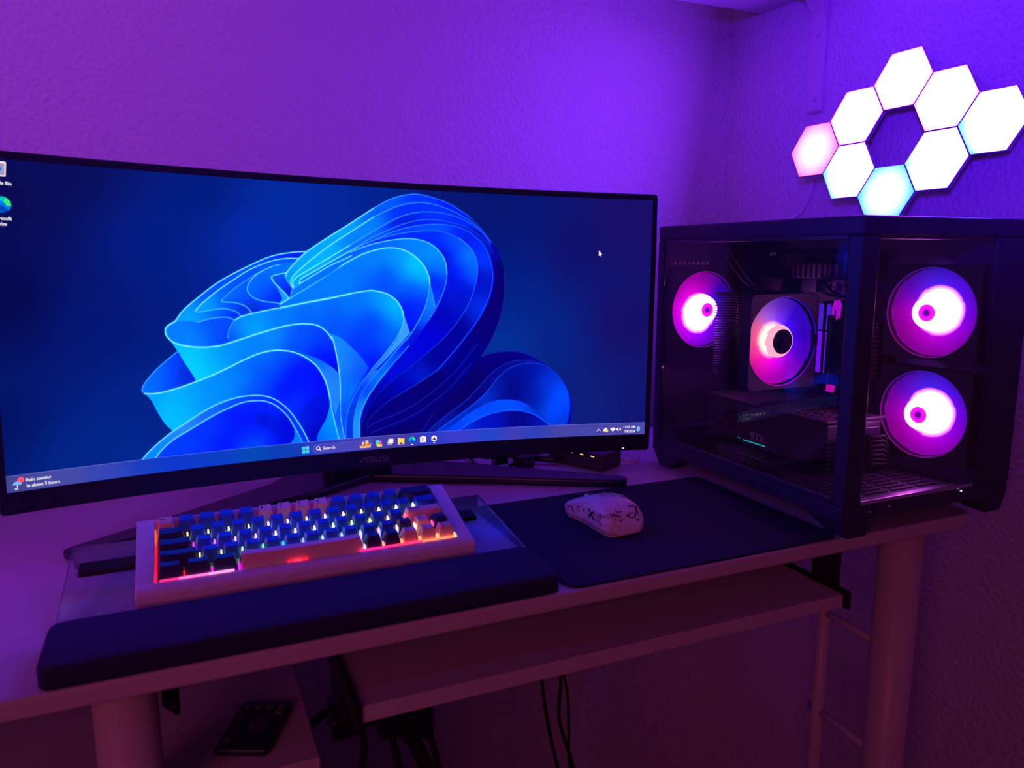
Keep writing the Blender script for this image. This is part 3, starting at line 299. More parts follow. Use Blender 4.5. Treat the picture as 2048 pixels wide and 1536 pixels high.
# wall shelf on the right wall with its bracket
sh = thing('wall_shelf', 'white wall shelf above the hexagon lights, only its underside corner in view', 'shelf', (WALL_X, 1.2, .80))
MB().box((.70, .55, .812), (WALL_X-.001, 1.312, .838)).build('shelf_board', M['laminate'], sh, bevel=.002)
mb = MB()
prof = [(WALL_X-.004-.20, .808), (WALL_X-.06, .808), (WALL_X-.03, .797), (WALL_X-.012, .77), (WALL_X-.008, .74), (WALL_X-.008, .60), (WALL_X-.004, .595), (WALL_X-.001, .60), (WALL_X-.001, .812), (WALL_X-.204, .812)]
mb.prism(prof, 1.135, 1.168, lambda p, q, h: (p, h, q))
br = mb.build('bracket', M['leg_paint'], sh, bevel=.001, fix=True)
for z in (.735, .62): MB().cyl((WALL_X-.008, 1.151, z), (WALL_X-.011, 1.151, z), .005, .004, 12).build('screw', M['leg_paint'], br)

# ---------------------------------------------------------------- desk
desk = thing('desk', 'white laminate computer desk with a pull-out keyboard tray', 'desk', (.3, .95, FLOOR))
DX0, DX1, DY0, DY1, DT = -1.15, .945, .643, 1.245, .018
def corner_poly(x0, y0, x1, y1, r): return rrect(x0, y0, x1, y1, r, 6)
mb = MB(); P = corner_poly(DX0, DY0, DX1, DY1, .022); mb.prism(P, -DT, 0)
mb.mi = [1 if len(f) == 4 else 0 for f in mb.f]
mb.build('desktop', [M['laminate'], M['laminate_edge']], desk, bevel=.003, segs=3)
def leg(x, y, r0, r1): MB().cyl((x, y, FLOOR), (x, y, -DT), r1, r0, 28).build('leg', M['leg_paint'], desk)
leg(-.062, .70, .026, .026); leg(.8845, .702, .0285, .0235)
leg(.892, .832, .0095, .0095); leg(-.062, 1.16, .016, .016)
for z in (-.212, -.378):
    MB().tube([(.893, .849, z), (.8845, .70, z)], .0055, 10, 1).build('crossbar', M['leg_paint'], desk)
for z in (-.205, -.37): MB().cyl((.9125, .705, z), (.9165, .705, z), .0035, .003, 10).build('screw', M['dark_grey'], desk)
MB().box((.848, .815, -.175), (.902, .8215, -DT)).build('leg_bracket', M['black_metal'], desk, bevel=.002)
mb = MB().prism([(-.034, -DT), (-.0205, -DT), (-.0205, -.102), (-.024, -.102), (-.036, -.09)], .748, .752, lambda p, q, h: (p, h, q))
lb = mb.build('leg_bracket', M['black_metal'], desk, fix=True)
MB().cyl((-.027, .748, -.0915), (-.027, .744, -.0915), .0035, .003, 12).build('bracket_screw', M['silver'], lb)
# keyboard tray
mb = MB().box((.135, .66, -.100), (.738, 1.02, -.083)); mb.mi = [0, 0, 1, 1, 1, 1]
tr = mb.build('keyboard_tray', [M['laminate'], M['laminate_edge']], desk, bevel=.0012)
def rail(x0, x1, xh):
    m = MB().box((x0, .655, -.1015), (x1, 1.02, -.079)); m.box((min(x0, xh), .78, -.079), (max(x1, xh), 1.0, -.073))
    return m.build('rail', M['black_metal'], tr, bevel=.001)
rail(.7395, .746, .7395); rail(.128, .1335, .1335)
for x in (.742, .131):
    for y in (.80, .97): MB().box((x-.002, y, -.080), (x+.002, y+.025, -DT)).build('rail_hanger', M['black_metal'], tr)

# lower storage shelf on the left, a remote on it
st = thing('storage_shelf', 'white lower shelf under the left end of the desk', 'shelf', (-.3, .95, FLOOR))
mb = MB().box((-.55, .713, -.176), (.103, 1.10, -.160)); mb.mi = [0, 0, 1, 1, 1, 1]
mb.build('shelf_board', [M['laminate'], M['laminate_edge']], st, bevel=.001)
MB().box((-.55, .74, FLOOR), (-.535, 1.10, -.176)).build('side_panel', M['laminate'], st)
MB().box((.05, .76, FLOOR), (.065, 1.10, -.176)).build('side_panel', M['laminate'], st)
MB().box((-.535, 1.085, FLOOR), (.05, 1.10, -.176)).build('back_panel', M['laminate'], st)
ang = math.atan2(.732-.755, .056-.006)
rm = thing('remote_control', 'flat black remote control with round buttons on the lower shelf under the desk', 'remote', (.048, .785, -.1599), (0, 0, ang))
MB().prism(rrect(-.027, -.043, .027, .043, .004), 0, .007).build('body', M['black_plastic'], rm, bevel=.001, world=False)
for i in range(4): MB().cyl((-.0185+.0123*i, .031, .007), (-.0185+.0123*i, .031, .0083), .0042, .0038, 14).build('button', M['grey_print'], rm, world=False)
MB().prism(rrect(.0145, .0185, .0225, .0245, .002), .007, .0083).build('button', M['grey_print'], rm, world=False)
MB().cyl((-.0185, -.026, .007), (-.0185, -.026, .0083), .0045, .004, 14).build('button', M['grey_print'], rm, world=False)
for i in range(4): MB().cyl((-.0185, .019-.0105*i, .007), (-.0185, .019-.0105*i, .0078), .0036, .0033, 12).build('button', M['dark_grey'], rm, world=False)
MB().cyl((.006, -.002, .007), (.006, -.002, .0078), .011, .0105, 20).build('button', M['dark_grey'], rm, world=False)

# power adapter strip hanging below the tray with its cables
ps = thing('power_strip', 'black power strip hanging under the keyboard tray with plugs and cords', 'power strip', (.20, .80, -.2), group=None)
MB().box((.135, .765, -.176), (.238, .83, -.1015)).build('body', M['black_plastic'], ps, bevel=.006)
MB().box((.126, .775, -.19), (.16, .81, -.165)).build('plug', M['black_plastic'], ps, bevel=.004)
MB().box((.178, .775, -.205), (.206, .81, -.17)).build('plug', M['black_plastic'], ps, bevel=.004)
MB().box((.206, .775, -.215), (.242, .812, -.17)).build('plug', M['black_plastic'], ps, bevel=.004)
MB().tube([(.160, .79, -.185), (.1635, .79, -.215), (.158, .79, -.245), (.142, .79, -.30), (.12, .80, -.40), (.10, .82, -.55), (.14, .86, FLOOR+.006)], .0042).build('cord', M['rubber'], ps)
MB().tube([(.192, .79, -.20), (.199, .79, -.23), (.205, .79, -.26), (.215, .80, -.34), (.22, .82, -.5), (.25, .85, FLOOR+.006)], .0042).build('cord', M['rubber'], ps)
MB().tube([(.215, .79, -.21), (.226, .79, -.235), (.236, .79, -.265), (.245, .80, -.34), (.26, .83, -.52), (.30, .86, FLOOR+.006)], .0085).build('cord', M['rubber'], ps)
MB().tube([(.238, .79, -.20), (.243, .79, -.23), (.250, .79, -.265), (.262, .80, -.34), (.30, .83, -.52), (.36, .86, FLOOR+.006)], .004).build('cord', M['rubber'], ps)
MB().tube([(.233, .80, -.10), (.237, .80, -.14), (.238, .80, -.19)], .0045).build('cord', M['rubber'], ps)
# loose cables dropping behind the tray
for lab, pts in (('black cable hanging below the keyboard tray, leftmost of three strands', [(.486, 1.05, -.03), (.487, 1.03, -.20), (.489, 1.0, -.333), (.494, 1.0, -.37), (.505, 1.0, -.43), (.518, 1.0, -.485), (.55, 1.02, -.60), (.58, 1.05, FLOOR+.004)]),
                 ('black cable hanging below the keyboard tray, middle one of three strands', [(.524, 1.05, -.03), (.522, 1.02, -.20), (.521, 1.0, -.325), (.519, 1.0, -.36), (.5195, 1.0, -.40), (.532, 1.0, -.445), (.545, 1.0, -.49), (.56, 1.01, -.60), (.60, 1.04, FLOOR+.004)])):
    tag(MB().tube(pts, .003).build('hanging_cable', M['rubber']), lab, 'cable', 'cables under the desk')
tag(MB().tube([(.524, 1.053, -.05), (.526, 1.02, -.25), (.5275, 1.0, -.326), (.534, 1.0, -.36), (.5365, 1.0, -.42), (.5375, 1.0, -.47), (.545, 1.0, -.53), (.575, 1.02, -.64), (.615, 1.05, FLOOR+.004)], .0025).build('hanging_cable', M['rubber']),
    'thin black cable hanging below the keyboard tray, rightmost of three strands', 'cable', 'cables under the desk')
cbn = thing('cable_bundle', 'dark knot of cables and an adapter hanging behind the tray end under the desk', 'cables', (.165, 1.0, -.28))
MB().prism(rrect(.1585, -.301, .187, -.272, .006), .985, 1.01, lambda p, q, h: (p, h, q)).build('adapter', M['black_plastic'], cbn, fix=True)
MB().prism([(.172, -.297), (.19, -.305), (.198, -.322), (.18, -.328), (.165, -.318)], .985, 1.005, lambda p, q, h: (p, h, q)).build('plug', M['black_plastic'], cbn, bevel=.003, fix=True)
MB().tube([(.118, .99, -.32), (.135, .99, -.298), (.16, .99, -.285), (.182, .99, -.281), (.197, .99, -.285), (.20, .99, -.30)], .006).build('cord', M['rubber'], cbn)
MB().tube([(.181, 1.0, -.03), (.1805, 1.0, -.20), (.180, 1.0, -.275)], .0018).build('cord', M['white_cable'], cbn)

# ---------------------------------------------------------------- monitor
MX, MY, MZ, MYAW, MTILT, MR, MROLL = .2254, .9713, .2498, .0345, .0179, 1.5, -.0222
SW, SHT = .797, .334
def scr(s, t, d=0.0):
    """point on the curved panel: s, t in mm from its lower left corner, d metres behind the glass"""
    a = (s/797-.5)*SW/MR; x = (MR+d)*math.sin(a); y = -MR+(MR+d)*math.cos(a); z = (t/334-.5)*SHT
    c, n = math.cos(MROLL), math.sin(MROLL); x, z = x*c-z*n, x*n+z*c
    c, n = math.cos(MTILT), math.sin(MTILT); y, z = y*c+z*n, -y*n+z*c
    c, n = math.cos(MYAW), math.sin(MYAW)
    return Vector((MX+c*x-n*y, MY+n*x+c*y, MZ+z))
mon = thing('monitor', 'wide curved black monitor showing a blue ribbon wallpaper', 'monitor', (.235, 1.10, 0), (0, 0, MYAW))
def painted_screen():
    D = json.loads(WALL); W_, H_ = 2080, 872
    im = paint(D, W_, H_)
    img = bpy.data.images.new('screen picture', W_, H_, alpha=False)
    px = np.ones((H_, W_, 4), np.float32); px[..., :3] = im
    img.pixels.foreach_set(px.ravel()); img.update(); img.pack()
    m = bpy.data.materials.new('lit screen'); m.use_nodes = True; nt = m.node_tree; nt.nodes.clear()
    t = nt.nodes.new('ShaderNodeTexImage'); t.image = img; t.extension = 'EXTEND'
    e = nt.nodes.new('ShaderNodeEmission'); g = nt.nodes.new('ShaderNodeBsdfGlossy'); a = nt.nodes.new('ShaderNodeAddShader')
    g.inputs[0].default_value = (.02, .02, .02, 1); g.inputs['Roughness'].default_value = .4
    o = nt.nodes.new('ShaderNodeOutputMaterial')
    sep = nt.nodes.new('ShaderNodeSeparateColor'); com = nt.nodes.new('ShaderNodeCombineColor')
    mr = nt.nodes.new('ShaderNodeMapRange'); mr.inputs['From Min'].default_value = .80; mr.inputs['From Max'].default_value = 1; mr.inputs['To Max'].default_value = 5.0
    ad = nt.nodes.new('ShaderNodeMath'); nt.links.new(t.outputs[0], sep.inputs[0]); nt.links.new(sep.outputs[2], mr.inputs['Value'])
    nt.links.new(sep.outputs[2], ad.inputs[0]); nt.links.new(mr.outputs[0], ad.inputs[1])          # the blue pixels are brighter than a picture can show
    nt.links.new(sep.outputs[0], com.inputs[0]); nt.links.new(sep.outputs[1], com.inputs[1]); nt.links.new(ad.outputs[0], com.inputs[2]); nt.links.new(com.outputs[0], e.inputs[0]); nt.links.new(e.outputs[0], a.inputs[0]); nt.links.new(g.outputs[0], a.inputs[1]); nt.links.new(a.outputs[0], o.inputs[0])
    return m
N = 64
mb = MB()
mb.add([scr(797*i/N, 334*j) for i in range(N+1) for j in (0, 1)], [(2*i, 2*i+2, 2*i+3, 2*i+1) for i in range(N)], True)
screen = mb.build('screen', painted_screen(), mon)
uv = screen.data.uv_layers.new(name='UVMap')
for l in screen.data.loops: uv.data[l.index].uv = (l.vertex_index//2/N, l.vertex_index % 2)
# housing: front frame ring, rim, rounded back
BL, BR, BT, BB = 7.5, 7.5, 7.8, 23.5
def ring(x0, x1, t0, t1, r, d, n=48):
    """closed loop of points around the frame"""
    out = []
    def lin(a, b, k): return [(a[0]+(b[0]-a[0])*i/k, a[1]+(b[1]-a[1])*i/k) for i in range(k)]
    def arc(cx, cy, a0): return [(cx+r*math.cos(math.radians(a0+90*i/5)), cy+r*math.sin(math.radians(a0+90*i/5))) for i in range(6)]
    out += lin((x0+r, t0), (x1-r, t0), n)+arc(x1-r, t0+r, 270)+lin((x1, t0+r), (x1, t1-r), 4)+arc(x1-r, t1-r, 0)+lin((x1-r, t1), (x0+r, t1), n)+arc(x0+r, t1-r, 90)+lin((x0, t1-r), (x0, t0+r), 4)+arc(x0+r, t0+r, 180)
    return [scr(p, q, d) for p, q in out]
def skin(loops, cap=False, smooth=True):
    m = MB(); k = len(loops[0])
    m.add([p for L in loops for p in L], [(j*k+i, j*k+(i+1) % k, (j+1)*k+(i+1) % k, (j+1)*k+i) for j in range(len(loops)-1) for i in range(k)], smooth)
    if cap: m.f.append([(len(loops)-1)*k+i for i in range(k)]); m.sm.append(False); m.mi.append(0)
    return m
x0, x1, t0, t1 = -BL, 797+BR, -BB, 334+BT
loops = [ring(0, 797, 0, 334, .6, .0015), ring(0, 797, 0, 334, .6, -.0012), ring(-.4, 797.4, -.4, 334.4, .8, -.0016), ring(x0+1, x1-1, t0+1, t1-1, 4, -.0016),
         ring(x0, x1, t0, t1, 5, -.0006), ring(x0, x1, t0, t1, 5, .014), ring(x0+2, x1-2, t0+2, t1-2, 5, .018), ring(x0+40, x1-40, t0+30, t1-30, 12, .035), ring(x0+180, x1-180, t0+90, t1-90, 20, .052)]
skin(loops[:6], smooth=False).build('bezel', M['bezel'], mon, fix=True)
skin(loops[5:], cap=True).build('back_cover', M['black_plastic'], mon, fix=True)
def flat(polys, d, sub=6.0):
    """flat shapes in screen millimetres laid on the panel; polys: [(points, material slot)]"""
    m = MB()
    for p, slot in polys:
        m.m = slot; q = []
        for i in range(len(p)):
            a, b = p[i], p[(i+1) % len(p)]; k = max(1, int(abs(b[0]-a[0])/sub))
            q += [(a[0]+(b[0]-a[0])*j/k, a[1]+(b[1]-a[1])*j/k) for j in range(k)]
        m.add([scr(x, y, d-.00004*slot) for x, y in q], [list(range(len(q)))])
    return m
def words(s, x, y, h, mt, align='l', d=-.0003, bold=.0, skew=0, sx=1, name='caption', parent=None):
    v, f = text_shape(s, bold); k = h/.70; xs = [p[0] for p in v]
    off = {'l': -min(xs), 'c': -(min(xs)+max(xs))/2, 'r': -max(xs)}[align]
    m = MB(); m.add([scr(x+(p[0]+off)*k*sx, y+p[1]*k, d) for p in v], f)
    return m.build(name, mt, parent or screen)
def disc(cx, cy, r, n=20, a0=0, a1=360): return [(cx+r*math.cos(math.radians(a0+(a1-a0)*i/n)), cy+r*math.sin(math.radians(a0+(a1-a0)*i/n))) for i in range(n if a1-a0 == 360 else n+1)]
G = lambda n, *c: glow(n, S(*c))
white = G('screen white', 250, 240, 255); pale = G('screen lilac', 215, 195, 225)
ink = {k: G('screen '+k, *c) for k, c in dict(cyan=(60, 215, 235), blue=(0, 120, 240), deep=(0, 70, 190), green=(60, 235, 110), yellow=(255, 215, 90), orange=(240, 150, 70), peach=(255, 190, 150), pink=(250, 90, 220), rose=(250, 90, 120), grey=(170, 150, 180), dark=(60, 50, 75), sky=(120, 195, 250), pill=(72, 70, 185), pillrim=(105, 100, 210), teal=(0, 190, 200)).items()}
def icon(name, polys, d=-.0003):
    mats = []; out = []
    for p, k in polys:
        mt = ink[k] if k in ink else white
        if mt not in mats: mats.append(mt)
        out.append((p, k, mt))
    m = MB()
    for i, (p, k, mt) in enumerate(out):
        q = []
        for j in range(len(p)):
            a, b = p[j], p[(j+1) % len(p)]; n = max(1, int(abs(b[0]-a[0])/6)); q += [(a[0]+(b[0]-a[0])*t/n, a[1]+(b[1]-a[1])*t/n) for t in range(n)]
        m.m = mats.index(mt); w_ = max(x for x, y in p)-min(x for x, y in p)
        if w_ > 20:                                     # wide convex shapes follow the curve of the panel in strips
            lo, hi = min(x for x, y in p)+1e-4, max(x for x, y in p)-1e-4; k = int(w_/1.5); vs = []
            for c in range(k+1):
                X = lo+(hi-lo)*c/k; ys = [a[1]+(b[1]-a[1])*(X-a[0])/(b[0]-a[0]) for a, b in zip(p, p[1:]+p[:1]) if (a[0] <= X) != (b[0] <= X)]
                vs += [scr(X, min(ys), d-.00003*i), scr(X, max(ys), d-.00003*i)]
            m.add(vs, [(2*c, 2*c+2, 2*c+3, 2*c+1) for c in range(k)])
        else: m.add([scr(x, y, d-.00003*i) for x, y in q], [list(range(len(q)))])
    return m.build(name, mats, screen)
R_ = lambda a, b, c, d_, r=.8: rrect(a, b, c, d_, r, 4)
# task bar
icon('start_icon', [(R_(310.4, 7.8, 314.5, 11.9, .3), 'cyan'), (R_(315.1, 7.8, 319.2, 11.9, .3), 'sky'), (R_(310.4, 3.1, 314.5, 7.2, .3), 'cyan'), (R_(315.1, 3.1, 319.2, 7.2, .3), 'cyan')])
icon('search_box', [(R_(323.6, 2.0, 401.2, 13.2, 5.5), 'pillrim'), (R_(324, 2.4, 400.8, 12.8, 5.1), 'pill')], -.0002)
icon('search_icon', [(disc(330.6, 8.2, 2.6), 'white'), (disc(330.6, 8.2, 1.7), 'pill'), ([(332.0, 6.2), (332.7, 6.9), (334.9, 4.7), (334.2, 4.0)], 'white')])
words('Search', 336.8, 5.6, 4.1, white, bold=.012)
icon('animal_picture', [(R_(384.5, 3.2, 398.5, 5.6, 1), 'peach'), (R_(386.6, 4.5, 390.4, 9.5, 1.2), 'orange'), (disc(388.6, 9.6, 1.7), 'peach'), (R_(391.2, 4.5, 396.3, 11, 1.8), 'orange'), (disc(393.4, 11, 2.1), 'peach'), ([(383.5, 8), (385.5, 6), (386.4, 5.2), (384.6, 5.2)], 'peach'), ([(399.6, 8.5), (397, 6.6), (396.6, 5.2), (398.6, 5.8)], 'peach')], -.0004)
icon('assistant_icon', [(R_(405.2, 5.5, 410.4, 12.0, 2), 'cyan'), (R_(405.2, 5.0, 409, 9, 1.5), 'green'), (R_(409, 6.2, 413.2, 11, 2), 'pink'), (R_(409.3, 6.8, 411.5, 9.5, .9), 'rose'), (R_(407, 2.9, 413.8, 6.3, 1.2), 'yellow'), (R_(408.2, 4.0, 412.6, 5.3, .3), 'orange')])
icon('task_view_icon', [(R_(420.5, 4.0, 427.2, 9.8, .7), 'grey'), (R_(422.3, 6.2, 429, 12.4, .7), 'white')])
icon('folder_icon', [(R_(435.2, 3.6, 444, 11.8, .6), 'yellow'), (R_(435.2, 10.5, 439, 12.6, .5), 'yellow'), (R_(435.2, 3.6, 444, 5.2, .4), 'peach'), (R_(437.7, 3.9, 441.6, 6.2, .4), 'deep')])
def swirl(cx, cy, r):
    return [(disc(cx, cy, r, 28), 'blue'), (disc(cx, cy, r, 16, 20, 200) + disc(cx-.08*r, cy-.22*r, .62*r, 12, 190, 40), 'teal'), (disc(cx+.12*r, cy+.0*r, r*.86, 10, -10, 75) + disc(cx+.1*r, cy-.1*r, .35*r, 8, 80, -10), 'green'), ([(cx-.1*r, cy-.05*r)] + disc(cx+.15*r, cy-.35*r, .62*r, 10, 200, 330), 'deep')]
icon('browser_icon', swirl(454.6, 8.7, 4.4)); icon('running_mark', [(R_(453.2, 1.9, 456.2, 3.1, .5), 'white')])
icon('shop_icon', [(R_(465.5, 4.2, 474.1, 12.2, 1.2), 'white'), (R_(468, 11.5, 471.6, 13, .4), 'white'), (R_(468.0, 8.4, 469.6, 9.8, .1), 'rose'), (R_(470, 8.4, 471.6, 9.8, .1), 'green'), (R_(468, 6.6, 469.6, 8, .1), 'blue'), (R_(470, 6.6, 471.6, 8, .1), 'yellow')])
icon('settings_icon', [([(485.1+4.4*math.cos(math.radians(90+60*i)), 8.4+4.4*math.sin(math.radians(90+60*i))) for i in range(6)], 'white'), ([(485.4, 11), (487.8, 7), (484.6, 5.6), (482.5, 7.4)], 'dark'), ([(485.4, 11), (485.2, 7.6), (482.5, 7.4)], 'grey')])
icon('running_mark', [(R_(483.6, 1.9, 486.6, 3.1, .5), 'white')])
icon('tray_arrow', [([(723.6, 6.4), (724.6, 6.4), (726.7, 8.6), (728.8, 6.4), (729.8, 6.4), (726.7, 9.8)], 'white')])
icon('cloud_icon', [(disc(735.6, 7.4, 1.9), 'white'), (disc(737.6, 8.6, 2.3), 'white'), (disc(739.0, 6.4, 2.2), 'yellow')])
icon('network_icon', [([(748.3, 4.9)] + disc(748.3, 5.2, 5.6, 10, 42, 138), 'white')])
icon('volume_icon', [([(753.4, 7.2), (754.8, 7.2), (757, 5.2), (757, 11.0), (754.8, 9.2), (753.4, 9.2)], 'white'), ([(758, 9.6), (758.8, 10.2), (761, 7.2), (760.2, 6.6)], 'white'), ([(758, 6.9), (758.8, 6.4), (761, 9.6), (760.2, 10.2)], 'white')])
words('11:41 AM', 782.4, 9.6, 3.5, white, 'r', bold=.02, sx=.95); words('7/8/2024', 782.4, 3.0, 3.5, white, 'r', bold=.02, sx=.93)
icon('bell_icon', [(disc(787.3, 9.3, 2.3, 14, 0, 180) + [(785, 6.6), (784.2, 5.6), (790.4, 5.6), (789.6, 6.6)], 'sky'), (disc(787.3, 5.3, 1.1), 'sky')])
words('Rain coming', 17.6, 9.6, 3.4, white, bold=.02, sx=.94); words('In about 3 hours', 17.7, 3.4, 3.4, white, bold=.02, sx=.93)
icon('umbrella_icon', [(disc(9.4, 6.8, 4.1, 14, 8, 172), 'sky'), (R_(9.1, 2.6, 9.8, 7.2, .2), 'white'), (R_(7.3, 2.4, 9.8, 3.2, .3), 'white'), (R_(7.2, 2.6, 7.9, 4, .3), 'white'), (disc(12.9, 12.2, 3.0), 'rose')])
words('1', 12.9, 11.0, 2.6, ink['dark'], 'c', d=-.0006)
# desktop icons and the pointer
icon('bin_icon', [([(7.6, 331), (20.6, 331.6), (21.2, 330), (20, 317.2), (9, 317.2)], 'white'), ([(8.6, 329.6), (20.0, 329.8), (19, 318.2), (9.8, 318.2)], 'grey'), ([(12.4, 327.2), (16.4, 326.2), (17.2, 323.2), (14.4, 322)], 'blue'), ([(13.2, 321.4), (16.6, 322.4), (15.6, 320), (12.8, 319.8)], 'sky')])
words('Recycle Bin', 14.6, 309.2, 3.3, white, 'c', bold=.02, sx=.92)
icon('browser_icon', swirl(15.2, 290.2, 7.8))
words('Microsoft', 13.9, 275.2, 3.3, white, 'c', bold=.02, sx=.95); words('Edge', 13.9, 269.8, 3.3, white, 'c', bold=.02, sx=.95)
icon('pointer', [([(719.6, 263.2), (719.6, 255.4), (721.4, 257), (722.6, 254.8), (723.6, 255.4), (722.6, 257.6), (724.6, 257.8)], 'white')])
# brand lettering and power light on the lower bezel
lg = MB()
def bar(*pts): lg.add([scr(382.3+x, -16.4+y, -.0019) for x, y in pts], [list(range(len(pts)))])
bar((0, 0), (2.4, 0), (9.0, 7.2), (7.2, 7.2)); bar((6.6, 6), (7.6, 7.2), (10.6, 7.2), (10.6, 0), (8.6, 0), (8.6, 6))
for q in (((9.8, 7.2), (21, 7.2), (21, 6), (9.8, 6)), ((9.8, 4.2), (21, 4.2), (21, 3), (9.8, 3)), ((9.8, 1.2), (21, 1.2), (21, 0), (9.8, 0)), ((9.8, 6), (11.6, 6), (11.6, 4.2), (9.8, 4.2)), ((19.2, 3), (21, 3), (21, 1.2), (19.2, 1.2)),
          ((22, 7.2), (23.8, 7.2), (23.8, 0), (22, 0)), ((23.8, 1.2), (30, 1.2), (30, 0), (23.8, 0)), ((28.2, 7.2), (30, 7.2), (30, 1.2), (28.2, 1.2)),
          ((31, 7.2), (40, 7.2), (40, 6), (31, 6)), ((31, 4.2), (40, 4.2), (40, 3), (31, 3)), ((31, 1.2), (40, 1.2), (40, 0), (31, 0)), ((31, 6), (32.8, 6), (32.8, 4.2), (31, 4.2)), ((38.2, 3), (40, 3), (40, 1.2), (38.2, 1.2))): bar(*q)
lg.build('logo', M['grey_print'], mon, fix=True)
flat([([(762.6, -20.4), (765.6, -20.4), (765.6, -18.9), (762.6, -18.9)], 0)], -.0020).build('power_light', glow('white led', S(235, 225, 255), 1.4), mon)
# stand: V shaped foot and neck
def arm(p_out, p_in, tip, back):
    pts = [p_out, p_in, tip, back]
    return pts
mb = MB()
foot = [(-.1187, .9254), (.1524, 1.0402), (.2526, 1.0968), (.36, 1.0415), (.5731, .9215), (.586, .924), (.5935, .936), (.587, .9495), (.4456, 1.0664), (.31, 1.185), (.16, 1.185), (.1069, 1.0991+.01), (-.0281, 1.0043+.008), (-.1228, .951), (-.1323, .9406)]
mb.prism(foot, 0, .012)
mb.build('stand_foot', M['black_plastic'], mon, bevel=.0035, segs=3, fix=True)
mb = MB().prism(rrect(.185, 1.095, .285, 1.14, .012), .010, .36); mb.build('stand_neck', M['black_plastic'], mon, bevel=.002)
mb = MB().prism(rrect(.175, .20, .295, .32, .01), 1.0, 1.10, lambda p, q, h: (p, h, q)); mb.build('mount_block', M['black_plastic'], mon, fix=True)
# ---------------------------------------------------------------- acrylic keyboard riser
ks = thing('keyboard_riser', 'clear acrylic slanted riser under the white keyboard', 'keyboard stand', (.115, .82, 0))
GX0, GX1 = -.117, .347
def gz(y): return .0050 + (y-.737)*.118      # top face of the sheet
prof = [(.737, .0008), (.737, .0050), (.905, gz(.905)), (.909, gz(.905)-.002), (.9095, .0005), (.9055, .0005), (.9055, gz(.905)-.006), (.903, gz(.905)-.0045)]
mb = MB(); mb.prism(prof, GX0, GX1, lambda p, q, h: (h, p, q))
mb.mi = [1, 1] + [1 if i in (0, 3, 4) else 0 for i in range(len(prof))]
mb.mi[2] = 1
mb.build('sheet', [M['acrylic'], M['acrylic_edge']], ks, fix=True)
MB().prism([(.834, gz(.834)), (.8555, gz(.8555)), (.8555, gz(.8555)+.0055), (.834, gz(.834)+.0055)], -.106, .318, lambda p, q, h: (h, p, q)).build('grip_strip', M['rubber'], ks, bevel=.001, fix=True)

# ---------------------------------------------------------------- keyboard
KP = .2007
kb = thing('keyboard', 'compact white keyboard with blue, navy and peach keycaps and coloured backlight', 'keyboard', (.1150, .8022, .0429), (KP, 0, .0009))
U = .01972; HW = .149; OW = .1655
prof = [(-.0632, -.0268), (-.0655, -.019), (-.0660, -.011), (-.0648, -.0045), (-.0610, -.0013), (-.0565, -.0003), (-.0505, -.0004), (.0505, .0083), (.0525, .0083), (.0545, .0070), (.0560, .003), (.0575, -.022), (.0560, -.0240)]
ax = [-OW, -HW, HW, OW]; n = len(prof); mb = MB()
vs = [(a, b, c) for a in ax for b, c in prof]
fs = []
for j in range(3):
    for i in range(n):
        k = (i+1) % n
        if j == 1 and i == 6: continue
        fs.append((j*n+i, (j+1)*n+i, (j+1)*n+k, j*n+k))
fs += [tuple(range(n))[::-1], tuple(3*n+i for i in range(n))]
b0 = len(vs); vs += [(-HW, -.0505, -.0055), (HW, -.0505, -.0055), (HW, .0505, -.0055), (-HW, .0505, -.0055)]
A, B, C_, D_ = n+6, 2*n+6, 2*n+7, n+7
fs += [(A, B, b0+1, b0), (B, C_, b0+2, b0+1), (C_, D_, b0+3, b0+2), (D_, A, b0, b0+3), (b0, b0+1, b0+2, b0+3)]
mb.add(vs, fs)
case = mb.build('case', M['kb_white'], kb, world=False, bevel=.0035, segs=3, fix=True)
rows = [[('peach', 1, 'Esc')] + [('blue', 1, t) for t in '1234'] + [('peach', 1, t) for t in ('%|5', '^|6', '&|7', '*|8')] + [('blue', 1, t) for t in ('9', '0', '-', '=')] + [('navy', 2, '')],
        [('navy', 1.5, 'Tab')] + [('blue', 1, t) for t in 'QWERTYUIOP[]'] + [('blue', 1.5, '')],
        [('navy', 1.75, '')] + [('blue', 1, t) for t in "ASDFGHJKL;'"] + [('peach', 2.25, 'Mod Enter')],
        [('navy', 2, '')] + [('blue', 1, t) for t in 'ZXCVBNM,./'] + [('navy', 1, ''), ('peach', 1, 'up'), ('navy', 1, '')],
        [('navy', 1.25, '')]*3 + [('peach', 6.25, '')] + [('navy', 1, '')]*2 + [('peach', 1, 'left'), ('peach', 1, 'down'), ('peach', 1, 'right')]]
top_c = [.0138, .0124, .0112, .0108, .0110]; lean = [.0008, .0003, -.0002, -.0008, -.0010]
keymat = {'peach': M['key_beige'], 'blue': M['key_blue'], 'navy': M['key_navy']}
_km = {}
